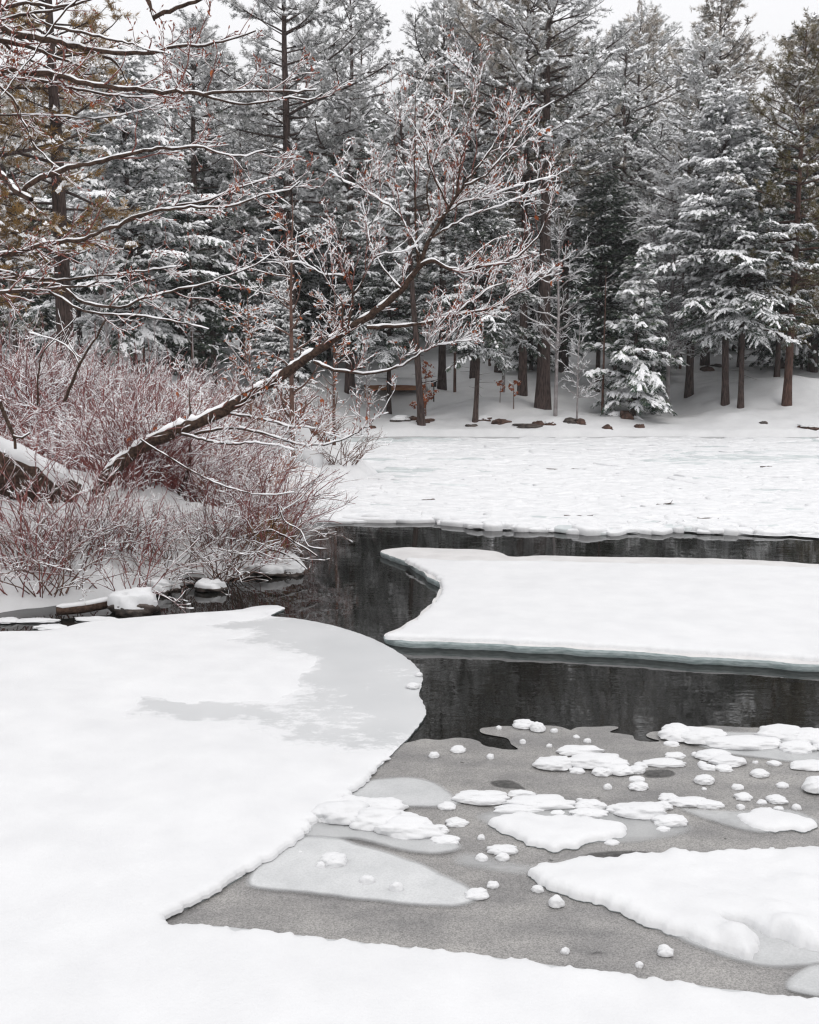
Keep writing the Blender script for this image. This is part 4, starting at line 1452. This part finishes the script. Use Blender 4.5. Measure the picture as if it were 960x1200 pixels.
for lst, G, lb in ((front, G_F, 'snowy red stemmed shrub at the near edge of the thicket over the dark water'), (midr, G_M, 'snowy red stemmed shrub in the middle of the bank thicket'),
                   (rear, G_R, 'snowy red stemmed shrub at the back of the bank thicket')):
    for i, (px, Y) in enumerate(lst):
        p = place(px, Y)
        if p[2] < 0.02:
            continue
        sc = rng.uniform(.8, 1.1) * (.74 if lst is front else .92 if lst is midr else 1.15)
        bare_obj(SPS[int(rng.integers(0, 3))] if lst is front or (lst is midr and i % 4 == 9) else ORG[i % 2] if px > 190 and i % 2 else SHR[int(rng.integers(0, 4))], 'red_stemmed_shrub', lb, 'shrub', p, rng.uniform(0, 6.28), sc, G)
bare_obj(BRN[0], 'brown_shrub', 'brown leafless shrub on the snowy point reaching into the pack ice', 'shrub', place(398, 24.2), 1.0, 1.0)
bare_obj(BRN[0], 'brown_shrub', 'brown leafless shrub left of the one on the snowy point', 'shrub', place(372, 25.2), 3.0, .85)
bare_obj(BRN[1], 'brown_shrub', 'arching brown shrub hanging over the dark water at the tip of the bank', 'shrub', place(332, 14.7), 2.0, .62)
bare_obj(BRN[1], 'brown_shrub', 'tangled brown shrub behind the rocks of the near bank', 'shrub', place(232, 13.7), 4.4, .8)


# ------------------------------------------------------------------ the leaning tree
def limb(pix, Ys, w0, w1, step=0.1, jit=0.0, rng=None):
    """a limb through points of the view, at its own depths; widths in metres"""
    n = len(pix)
    Y = np.interp(np.linspace(0, 1, n), np.linspace(0, 1, len(Ys)), Ys)
    P = catmull(np.array([at(q[0], q[1], y) for q, y in zip(pix, Y)]), step)
    m = len(P)
    if rng is not None and jit:
        P[1:-1] += rng.normal(0, jit, (m - 2, 3))
    return P, np.linspace(w0, w1, m) ** 1.0


def resample(P, R, n):
    L = np.concatenate([[0], np.cumsum(np.linalg.norm(np.diff(P, axis=0), axis=1))])
    t = np.linspace(0, L[-1], n)
    return np.stack([np.interp(t, L, P[:, k]) for k in range(3)], 1), np.interp(t, L, R)


def branchy_tree(name, label, limbs, base, rng, twig_len, dens, up, mat_limb, mat_twig, s_limb, s_twig, thick_prop=.7, lf=0.0, tip_t0=.15, levels=3):
    root = thing(name, label, 'tree', base)
    wood, tw, sn = MB(), MB(), MB()
    ps, rs = [], []
    for P, R in limbs:
        kn = np.arange(len(P)) * .55
        R = R * (1 + .22 * fbm(kn, kn * 0 + P[0, 2] * 9, 5, 3))
        tubes(wood, P, R, 10 if R[0] > .03 else 7)
        snow_on(sn, P, R, rng, s_limb, gap=.10, k=7, prop=thick_prop)
        if R[0] > .1:
            P, R = P[int(len(P) * .6):], R[int(len(R) * .6):]
        a, b = resample(P, R, 16)
        ps.append(a)
        rs.append(b)
    ps, rs = np.array(ps), np.array(rs)
    # only the thinner reaches carry twigs
    q, qr = spawn(ps, rs, rng, dens, tip_t0, 1, twig_len, .75, 8, rr=.55, r0=.009, wander=.15, bias=(0, 0, up), bias2=(0, 0, up * .15), lenfall=.35, rmin=.003)
    t1, r1 = spawn(q, qr, rng, dens * 1.9, .15, 1, twig_len * .42, .7, 6, rr=.65, wander=.18, bias=(0, 0, up * .8), bias2=(0, 0, .04), rmin=.0034)
    t2, r2 = spawn(t1, r1, rng, dens * 2.0, .2, 1, twig_len * .17, .7, 4, rr=.75, wander=.16, bias=(0, 0, up * .7), rmin=.0030)
    for Q, w_, k in ((q, qr, 5), (t1, r1, 4), (t2, r2, 3)):
        tubes(tw, Q, w_, k)
        snow_on(sn, Q, w_, rng, s_twig, gap=.22, k=5, prop=.8)
    # buds at the tips
    tips = np.concatenate([t1[:, -1], t2[:, -1]])
    dirs = norm(np.concatenate([t1[:, -1] - t1[:, -2], t2[:, -1] - t2[:, -2]]))
    B = np.stack([tips - dirs * .006, tips + dirs * .026], 1)
    tubes(tw, np.stack([B[:, 0], B.mean(1), B[:, 1]], 1), np.array([[.003, .0065, .002]]).repeat(len(B), 0), 4, 1)
    if name == 'dead_branch':
        off = wood.nv
        wood.v += tw.v
        wood.f += [(f + off, m + 1) for f, m in tw.f]
        wood.nv += tw.nv
        tw = MB()
    for m_, nm, mt in ((wood, 'branch' if name == 'dead_branch' else 'trunk', [mat_limb, mat_twig, M_BUD]), (tw, 'twigs', [mat_twig, M_BUD]), (sn, 'snow_cover', M_TSNOW)):
        if not m_.v:
            continue
        m_.shift(base)
        m_.build(nm, mt, root)
    if lf:
        l_ = MB()
        p, d, _, _ = along(t1, rng, .5)
        sel = rng.random(len(p)) < lf
        sprays(l_, p[sel], norm(rng.normal(size=d[sel].shape) + np.array([0, 0, -.9])), rng, 2, .06, .035, .5, .3, [0], [1.0])
        l_.shift(base)
        l_.build('leaves', M_LEAF, root, False)
    return root


rng = np.random.default_rng(21)
LY = 14.6
lm = [
    ([(92, 640), (100, 612), (108, 592), (116, 575), (128, 556), (160, 528), (200, 508), (245, 490), (290, 465), (330, 440), (370, 412), (405, 388), (440, 365), (470, 340), (492, 312)], (14.4, 14.6, 14.4, 14.0), .104, .036),
    ([(492, 312), (500, 290), (513, 265), (527, 243), (545, 215), (562, 193), (586, 160), (600, 138)], (14.0, 13.8), .028, .005),
    ([(490, 314), (500, 307), (510, 306), (522, 314), (540, 317), (560, 314), (590, 308), (612, 296), (634, 272), (640, 250)], (14.0, 13.5), .026, .006),
    ([(430, 384), (455, 383), (482, 381), (520, 374), (555, 366), (582, 359), (610, 340), (638, 318)], (14.1, 14.8), .028, .006),
    ([(525, 374), (555, 352), (580, 335), (605, 328), (640, 320)], (14.4, 14.9), .014, .005),
    ([(368, 424), (385, 432), (405, 436), (440, 437), (472, 428), (500, 410), (530, 402), (560, 398)], (14.2, 13.4), .022, .005),
    ([(405, 392), (414, 352), (411, 330), (404, 305), (398, 285), (404, 262)], (14.2, 14.5), .020, .006),
    ([(414, 346), (425, 330), (434, 308), (446, 298), (470, 296), (490, 288)], (14.3, 13.8), .013, .004),
    ([(411, 328), (398, 322), (380, 322), (362, 312), (348, 307), (330, 308)], (14.4, 14.9), .012, .004),
    ([(402, 386), (400, 355), (390, 340), (384, 320), (380, 300)], (14.2, 13.9), .013, .004),
    ([(205, 506), (232, 514), (262, 520), (300, 519), (328, 523), (345, 528)], (14.5, 13.9), .018, .006),
    ([(228, 509), (270, 502), (310, 508), (345, 520), (380, 521), (410, 512), (430, 500), (442, 488), (455, 484)], (14.5, 13.4), .018, .005),
    ([(262, 484), (300, 490), (340, 499), (372, 502)], (14.5, 14.0), .016, .006),
    ([(490, 312), (488, 280), (487, 240), (486, 190), (487, 130), (490, 80)], (14.0, 14.5), .016, .004),
    ([(527, 243), (515, 220), (504, 195), (497, 170), (480, 140)], (13.8, 13.3), .014, .004),
    ([(545, 217), (568, 206), (590, 182), (605, 165), (625, 135), (650, 118)], (13.8, 13.2), .013, .004),
    ([(520, 252), (545, 236), (570, 231), (600, 220), (625, 213), (645, 208)], (13.9, 14.4), .013, .004),
    ([(504, 280), (530, 264), (552, 252), (582, 243), (606, 233), (640, 222)], (13.9, 14.8), .013, .004),
    ([(492, 300), (478, 268), (462, 246), (432, 226), (405, 212), (386, 200)], (14.0, 14.8), .015, .004),
    ([(470, 338), (452, 318), (436, 290), (430, 262), (425, 235)], (14.0, 14.6), .013, .004),
    ([(535, 228), (540, 190), (552, 150), (560, 110), (562, 82)], (13.8, 14.0), .012, .004),
    ([(508, 265), (500, 225), (512, 180), (528, 140), (532, 105)], (13.9, 14.4), .012, .004),
    ([(487, 215), (470, 190), (462, 160), (468, 130)], (14.2, 14.0), .009, .003),
    ([(222, 500), (223, 470), (222, 455)], (14.5, 14.6), .016, .006),
]
limbs = [limb(p, y, a, b, .09, .006, rng) for p, y, a, b in lm]
branchy_tree('leaning_tree', 'bare snow lined tree leaning far out from the bank over the river', limbs, tuple(at(112, 588, 14.45)), rng, .70, 6.2, .5, M_WOOD, M_TWIG, .014, .0074, .7, .10, .22)

# the tree out at the left whose limbs hang into the picture
rng = np.random.default_rng(22)
TX, TY = -6.4, 11.2
tb = np.array([TX, TY, g1(TX, TY)])
tp = catmull(np.array([tb + (0, 0, -.3), tb + (.05, 0, 1.5), tb + (-.05, .05, 3.0), tb + (.05, 0, 4.6), tb + (0, .1, 6.5), tb + (.2, 0, 8.6)]), .2)
ov = [
    ([(0, 28), (13, 38), (30, 43), (60, 47), (80, 53), (100, 57), (125, 62), (150, 63), (180, 62), (205, 55), (240, 52), (270, 47), (300, 36)], (10.6, 9.8), .030, .006),
    ([(0, 47), (20, 53), (50, 60), (65, 68), (80, 72), (105, 82)], (10.8, 11.2), .022, .006),
    ([(0, 12), (15, 7), (40, 5), (65, 8), (90, 5), (120, -6)], (10.6, 10.0), .018, .006),
    ([(0, 25), (25, 18), (50, 14), (75, 10), (100, 2)], (10.7, 10.4), .016, .005),
    ([(36, 18), (50, 27), (70, 33), (95, 38), (125, 45), (150, 50), (170, 57), (200, 64)], (10.6, 9.6), .015, .005),
    ([(0, 81), (25, 84), (50, 86), (75, 90), (100, 98), (130, 103), (160, 105), (190, 109), (215, 108), (240, 110), (270, 107), (300, 108), (330, 107), (350, 108), (372, 105)], (10.4, 9.2), .028, .005),
    ([(0, 88), (25, 92), (60, 97), (90, 105), (120, 110), (150, 113), (190, 114)], (10.6, 10.2), .018, .005),
    ([(225, 110), (250, 115), (270, 120), (290, 122), (312, 120), (340, 114), (362, 118), (378, 110)], (9.8, 9.4), .012, .005),
    ([(0, 102), (15, 115), (22, 130), (26, 142), (35, 155), (38, 165), (50, 180), (60, 190), (74, 200)], (10.4, 10.0), .013, .006),
    ([(0, 204), (8, 212), (20, 225), (37, 234)], (10.2, 9.8), .032, .022),
    ([(26, 226), (40, 212), (70, 200), (90, 195), (112, 191), (140, 183), (170, 177), (185, 175), (212, 174), (240, 174), (265, 182), (290, 183), (312, 176)], (9.9, 9.4), .022, .005),
    ([(0, 298), (20, 296), (40, 290), (60, 285), (80, 283), (100, 279), (120, 270), (140, 265), (155, 255), (190, 247), (215, 243), (250, 244), (280, 240), (310, 228), (340, 222), (352, 213)], (10.4, 9.6), .022, .005),
    ([(120, 270), (150, 260), (170, 252), (200, 243), (240, 236), (275, 222), (330, 205)], (10.1, 9.9), .012, .005),
    ([(0, 318), (15, 320), (30, 325), (60, 328), (90, 326), (120, 323), (150, 320), (180, 316), (212, 312)], (10.8, 10.2), .015, .005),
    ([(0, 343), (20, 341), (50, 340), (75, 336), (100, 335), (116, 329)], (10.4, 10.1), .019, .006),
    ([(40, 333), (70, 335), (85, 347), (100, 355), (120, 359), (150, 360), (160, 352), (190, 345), (220, 337), (240, 333), (270, 322), (290, 315), (318, 298)], (10.4, 9.7), .017, .005),
    ([(58, 342), (80, 355), (100, 365), (130, 369), (170, 371), (210, 378), (245, 386)], (10.3, 9.8), .013, .004),
    ([(145, -30), (165, -12), (175, 2), (178, 14), (181, 24)], (10.2, 10.0), .022, .010),
    ([(180, 21), (200, 12), (215, 7), (238, -2), (262, -12)], (10.0, 9.7), .020, .010),
    ([(95, -6), (70, 20), (45, 56), (20, 88), (2, 112)], (9.4, 9.2), .008, .004),
    ([(0, 134), (40, 134), (80, 137), (120, 138), (160, 130), (200, 118), (225, 104)], (10.9, 10.4), .009, .004),
    ([(0, 45), (18, 62), (40, 72), (58, 82), (75, 92)], (11.2, 11.6), .017, .007),
    ([(120, 66), (136, 74), (143, 84), (150, 98)], (10.2, 10.3), .014, .006),
]
limbs = [(tp, np.linspace(.17, .03, len(tp)))]
for p, y, a, b in ov:
    P, R = limb(p, y, a, b, .09, .005, rng)
    if p[0][0] <= 1 and y[0] < 12:
        k = int(np.argmin(np.abs(tp[:, 2] - (P[0, 2] - .35))))
        st = tp[k]
        mid = (st * .5 + P[0] * .5) + np.array([0, 0, rng.uniform(-.1, .25)])
        ext = catmull(np.array([st, mid, P[0], P[3]]), .12)
        ext = ext[:-3]
        R0 = np.linspace(a * 1.5, a, len(ext))
        P, R = np.vstack([ext, P[1:]]), np.concatenate([R0, R[1:]])
    limbs.append((P, R))
branchy_tree('overhanging_tree', 'bare tree whose snow lined limbs hang in from the left edge above the thicket', limbs, tuple(tb), rng, .52, 6.0, .15, M_WOOD, M_TWIG, .0085, .0040, .62, .03, .3)

# snowy dead branch sticking up out of the thicket
rng = np.random.default_rng(23)
dl = [limb(p, y, a, b, .09, .004, rng) for p, y, a, b in (
    ([(76, 470), (84, 450), (92, 430), (110, 400), (125, 373)], (15.0, 14.8), .022, .012), ([(93, 428), (85, 412), (72, 402), (55, 395), (35, 390)], (14.9, 15.2), .012, .004),
    ([(97, 421), (86, 412), (80, 400), (72, 380), (68, 362)], (14.95, 15), .009, .004))]
branchy_tree('dead_branch', 'forked dead branch thick with snow sticking up from the thicket', dl, tuple(at(76, 472, 15.0)), rng, .3, 1.5, .1, M_WOOD, M_TWIG, .013, .006, .8, 0, .3)
dl = [limb(p, y, a, b, .09, .004, rng) for p, y, a, b in (([(44, 475), (45, 440), (50, 415), (70, 392), (90, 370), (86, 362)], (15.2, 15.0), .014, .006),)]
branchy_tree('dead_branch', 'thin curved snowy dead branch left of the forked one', dl, tuple(at(44, 476, 15.2)), rng, .3, 1.5, .1, M_WOOD, M_TWIG, .011, .006, .8, 0, .3)
dl = [limb(p, y, a, b, .09, .004, rng) for p, y, a, b in (
    ([(2, 478), (10, 496), (16, 510), (18, 526)], (13.4, 13.3), .024, .018), ([(16, 511), (26, 513), (36, 507)], (13.3, 13.2), .016, .008), ([(2, 478), (-10, 455), (-30, 430)], (13.4, 13.6), .024, .03))]
branchy_tree('dead_branch', 'dark broken branch stub hanging in front of the snowy log', dl, tuple(at(2, 478, 13.4)), rng, .15, .6, .1, M_WOOD, M_TWIG, .010, .006, .7, 0, .3)
dl = [limb(p, y, a, b, .09, .004, rng) for p, y, a, b in (
    ([(205, 590), (222, 545), (222, 510), (224, 480)], (15.6, 15.4), .030, .014), ([(205, 590), (180, 625), (160, 648)], (15.6, 15), .02, .012))]
branchy_tree('dead_branch', 'dark upright branch crossing under the leaning trunk', dl, tuple(at(205, 592, 15.6)), rng, .4, 1.6, .2, M_WOOD, M_TWIG, .009, .006, .7, 0, .3)
dl = [limb(p, y, a, b, .09, .004, rng) for p, y, a, b in (([(165, 515), (180, 525), (205, 540), (240, 560), (270, 572), (310, 580), (345, 577)], (14.2, 13.4), .012, .005),)]
branchy_tree('dead_branch', 'long thin drooping branch below the leaning trunk', dl, tuple(at(165, 515, 14.2)), rng, .4, 1.2, .2, M_WOOD, M_TWIG, .009, .006, .7, 0, .3)
dl = [limb(p, y, a, b, .09, .004, rng) for p, y, a, b in (
    ([(255, 640), (290, 628), (318, 622), (345, 635), (372, 652)], (14.6, 13.9), .014, .010), ([(318, 622), (330, 600), (352, 585), (372, 560), (384, 548)], (14.3, 14.0), .009, .003),
    ([(325, 590), (335, 612), (352, 622), (362, 640), (383, 643)], (14.2, 13.8), .010, .006), ([(300, 640), (330, 648), (352, 660), (360, 668)], (14.4, 13.9), .013, .008))]
branchy_tree('dead_branch', 'snowy bent branches reaching out over the water at the tip of the bank', dl, tuple(at(255, 642, 14.6)), rng, .4, 2.2, .2, M_WOOD, M_TWIG, .010, .006, .8, 0, .2)


# ------------------------------------------------------------------ logs, boulders and rocks
def rock(name, label, x, y, z, sx, sy, sz, seed, mats, snow=0.0, cat='rock', group=None):
    rng = np.random.default_rng(seed)
    V, F = ICOR
    n = fbm(V[:, 0] * 1.2 + seed, V[:, 1] * 1.2 + V[:, 2] * 1.7, seed, 3)
    n2 = fbm(V[:, 0] * 4 + seed, V[:, 1] * 4 + V[:, 2] * 3, seed + 3, 3)
    q = np.sign(V) * np.abs(V) ** 0.9
    P = q * (1 + .55 * n + .16 * n2)[:, None] * np.array([sx, sy, sz])
    root = thing(name, label, cat, (x, y, z), group)
    mb = MB()
    mb.add(P, F)
    mb.build('stone', mats, root)
    if snow:
        mb = MB()
        up = V[:, 2]
        s = sstep(.05, .5, up + .10 * n)
        S_ = P.copy()
        S_[:, 2] += s * snow * (1.0 + .5 * n)
        S_[:, :2] *= (1 + .05 * s)[:, None]
        keep = (s[F] > .05).all(1)
        S_ -= (V * 0.006) * (1 - s)[:, None]
        fk = F[keep]
        us, inv = np.unique(fk, return_inverse=True)
        if len(us):
            mb.add(S_[us], inv.reshape(fk.shape))
            mb.build('snow_cap', M_SNOW, root)
    return root


def log(name, label, P, r, snow, rng):
    root = thing(name, label, 'log', P[0])
    P = catmull(np.array(P), .08)
    n = len(P)
    R = np.full(n, r) * (1 + .12 * fbm(np.arange(n) / 4.0, np.zeros(n), 3, 3))
    base = P[0].copy()
    w_ = MB()
    tubes(w_, P - base, R, 14)
    a = np.arange(14)
    w_.add(np.vstack([P[-1] - base]), np.zeros((0, 3), int))
    w_.build('wood', M_WOOD, root)
    s_ = MB()
    C = P - base
    C = C.copy()
    C[:, 2] += r * .62
    e = np.linspace(0, 1, n)
    rad = r * .80 * (1 + .25 * fbm(np.arange(n) / 3.0, np.ones(n), 8, 3)) * np.clip(np.minimum(e, 1 - e) * 14, .12, 1) ** .5
    C[:, 2] += snow * .4
    tubes(s_, C, rad, 12, 0, .75)
    s_.build('snow_cap', M_SNOW, root)
    return root


rng = np.random.default_rng(33)
log('fallen_log', 'thick mossy fallen log under a deep snow cap left of the leaning tree', [at(-70, 520, 13.8), at(-20, 540, 13.8), at(30, 562, 14.0), at(82, 590, 14.2)], .30, .10, rng)
log('fallen_log', 'thin snow capped log lying along the near water edge', [at(66, 716, 11.9), at(95, 713, 12.0), at(132, 706, 12.2)], .055, .03, rng)
def wrock(px, py, w, h, lb, mats=M_ROCK, snow=.05, sd=1, dz=0.0, cat='rock', name='snow_capped_rock', group=None):
    x, y = gp(px, py, 0)
    s = pxscale(y)
    return rock(name, lb, x, y + w / s * .3, h / s * .25 + dz, w / s * .5, w / s * .42, h / s * .55, sd, mats, snow, cat, group)


wrock(155, 722, 50, 24, 'large dark wet rock with a snow cap at the near water edge', sd=3, snow=.10)
wrock(247, 694, 32, 12, 'small snow capped rock standing in the dark water', sd=5, snow=.05)
wrock(206, 692, 18, 7, 'flat snowy stone in the water left of the standing rock', sd=6, snow=.05)
wrock(186, 698, 30, 12, 'dark rock behind the large wet one on the bank', sd=7, snow=.08)
wrock(225, 682, 50, 9, 'flat snow capped rock along the bank under the shrubs', sd=8, snow=.09)
wrock(275, 676, 64, 10, 'long snow capped rock along the bank right of the flat one', sd=9, snow=.09)
wrock(318, 676, 44, 10, 'snow capped rock nearest the tip of the bank', sd=10, snow=.09)
wrock(343, 675, 22, 8, 'last small snow capped stone at the tip of the bank', sd=12, snow=.05)
wrock(90, 690, 50, 24, 'snow buried rock in the shrubs above the thin log', sd=13, snow=.12, dz=.12)
# mounds on the point
for px, py, Y, w_, h_, lb, sd in ((348, 560, 23.9, 52, 40, 'rounded snow covered boulder on the snowy point', 21), (308, 572, 24.2, 60, 26, 'broad snow covered boulder behind the shrubs', 23)):
    p = at(px, py, Y)
    s = pxscale(Y)
    rock('snow_covered_boulder', lb, p[0], Y, g1(p[0], Y) + h_ / s * .05, w_ / s * .5, w_ / s * .45, h_ / s * .62, sd, M_SNOW, .10, 'boulder')
# ice shards lodged at the near-left water
for i, (px, py, w_, h_, lb) in enumerate(((40, 728, 56, 6, 'narrow snowy ice strip along the left bank'), (57, 737, 40, 8, 'oval snowy ice piece in the dark water by the left sheet'), (5, 729, 26, 8, 'snowy ice piece at the left edge under the bank'), (110, 726, 50, 6, 'flat ice shard slanting below the large wet rock'))):
    lump([(px, py + 3, w_, h_)], lb, None, 200 + i, 0.0, 'ice_shard', 'ice')
# far shore rocks and bared earth
fr_ = [(470, 503, 24, 6), (484, 502, 16, 6), (497, 504, 22, 7), (552, 507, 14, 6), (566, 504, 20, 6), (588, 506, 20, 7), (618, 509, 28, 6), (632, 509, 14, 7), (645, 509, 12, 7),
       (668, 508, 16, 7), (680, 508, 14, 7), (712, 510, 12, 6), (722, 503, 18, 8), (733, 505, 16, 11), (748, 509, 12, 7), (895, 509, 10, 4), (948, 510, 22, 6), (828, 462, 14, 8), (840, 458, 14, 5), (436, 509, 10, 5)]
for i, (px, py, w_, h_) in enumerate(fr_):
    Y = 37.0 + (508 - py) * .22
    p = place(px, Y)
    s = pxscale(Y)
    rock('shore_rock', 'brown rock poking out of the snow along the far shore', p[0], Y, p[2] - h_ / s * .10, w_ / s * .5, w_ / s * .35, h_ / s * .7, 300 + i, M_EARTH if i % 3 else M_ROCK, 0.035 if i % 4 == 0 else 0, 'rock', 'brown rocks along the far shore')
# dead grass tufts
for i, (px, Y, h_, lb) in enumerate(((312, 14.5, .55, 'tan dead grass tuft at the tip of the near bank'), (332, 14.7, .5, 'tan dead grass tuft right at the water near the tip'), (318, 24.8, .7, 'tan dead grass behind the snowy boulder'), (365, 25.4, .6, 'tan dead grass by the brown shrub on the point'), (230, 24.5, .8, 'tan dead grass at the back of the thicket'))):
    rg = np.random.default_rng(400 + i)
    n = 70
    P = np.zeros((n, 5, 3))
    P[:, 0, :2] = rg.normal(0, .09, (n, 2))
    d = norm(np.column_stack([rg.normal(0, .3, (n, 2)), np.ones(n)]))
    le = h_ * rg.uniform(.5, 1.1, n) / 4
    for k in range(1, 5):
        P[:, k] = P[:, k - 1] + d * le[:, None]
        d = norm(d + rg.normal(0, .15, (n, 3)) + np.array([0, 0, -.12]))
    mb = MB()
    tubes(mb, P, np.array([[.006, .006, .005, .004, .001]]).repeat(n, 0), 3)
    o = mb.build('dead_grass_tuft', M_TANGRASS)
    o.location = place(px, Y)
    tag(o, lb, 'grass tuft')


# ------------------------------------------------------------------ low wooden shelter on the far bank
def box(mb, c, s, mat=0):
    c, s = np.array(c, float), np.array(s, float) / 2
    V = np.array([(x, y, z) for x in (-1, 1) for y in (-1, 1) for z in (-1, 1)]) * s + c
    F = [(0, 1, 3, 2), (4, 6, 7, 5), (0, 4, 5, 1), (2, 3, 7, 6), (0, 2, 6, 4), (1, 5, 7, 3)]
    mb.add(V, F, mat)


Ys = 43.0
a, b = at(429, 461, Ys), at(495, 453, Ys)
W_ = b[0] - a[0]
cx, zt_ = (a[0] + b[0]) / 2, b[2]
gz = g1(cx, Ys)
root = thing('wooden_shelter', 'low wooden shelter with a brown beam and snowy roof dug into the far bank', 'shelter', (cx, Ys, gz))
top = zt_ - gz
mb = MB(); box(mb, (0, 0, top - .06), (W_ + .1, .12, .16)); mb.build('beam', M_PLANK, root, False)
for sx in (-1, 1):
    mb = MB(); box(mb, (sx * (W_ / 2 - .02), .005, top * .5 - .14 - .25), (.14, .13, top - .02 + .5)); mb.build('post', M_PLANK, root, False)
mb = MB(); box(mb, (0, .9, top * .5 - .35), (W_ - .1, .06, top + .5)); mb.build('back_wall', M_DARK, root, False)
mb = MB(); box(mb, (0, .62, top + .03), (W_ + .16, 1.36, .05)); mb.build('roof', M_PLANK, root, False)
mb = MB()
hw, hd = W_ / 2 + .12, .72
slab(mb, rough_outline([(-hw, -hd), (hw, -hd), (hw, hd), (-hw, hd)], .08, .02, 5, .3), lambda x, y, d: .02 + .24 * np.sqrt(np.clip(1 - (1 - np.clip(d / .25, 0, 1)) ** 2, 0, 1)) + lumpy(x, y, .4, .04, 3), .05, .12, seed=9)
mb.shift((0, -.64, -(top + .045)))
mb.build('snow_cap', M_SNOW, root)
p = at(508.5, 453, 42.2)
gz = g1(p[0], 42.2)
root = thing('nest_box', 'small dark box on a thin post in the snow right of the shelter', 'box', (p[0], 42.2, gz))
hh = p[2] - gz
mb = MB(); tubes(mb, np.array([(0, 0, -.2), (0, 0, hh * .5), (0, 0, hh)]), np.array([.025, .025, .025]), 6); mb.build('post', M_DARK, root)
mb = MB(); box(mb, (0, 0, hh + .09), (.2, .2, .2)); box(mb, (0, -.02, hh + .2), (.25, .27, .03)); mb.build('housing', M_DARK, root, False)

# ------------------------------------------------------------------ thin winter haze
mb = MB()
box(mb, (0, 109, 13.5), (346, 350, 31))
hz = mb.build('haze', [], None, False)
hm = bpy.data.materials.new('haze')
hm.use_nodes = True
ht = hm.node_tree
ht.nodes.clear()
ho = ht.nodes.new('ShaderNodeOutputMaterial')
pv = ht.nodes.new('ShaderNodeVolumePrincipled')
pv.inputs['Color'].default_value = (0.93, 0.94, 0.96, 1)
pv.inputs['Density'].default_value = 0.0006
ht.links.new(pv.outputs[0], ho.inputs['Volume'])
hz.data.materials.append(hm)
tag(hz, 'thin pale winter haze over the river and forest', 'haze', kind='stuff')
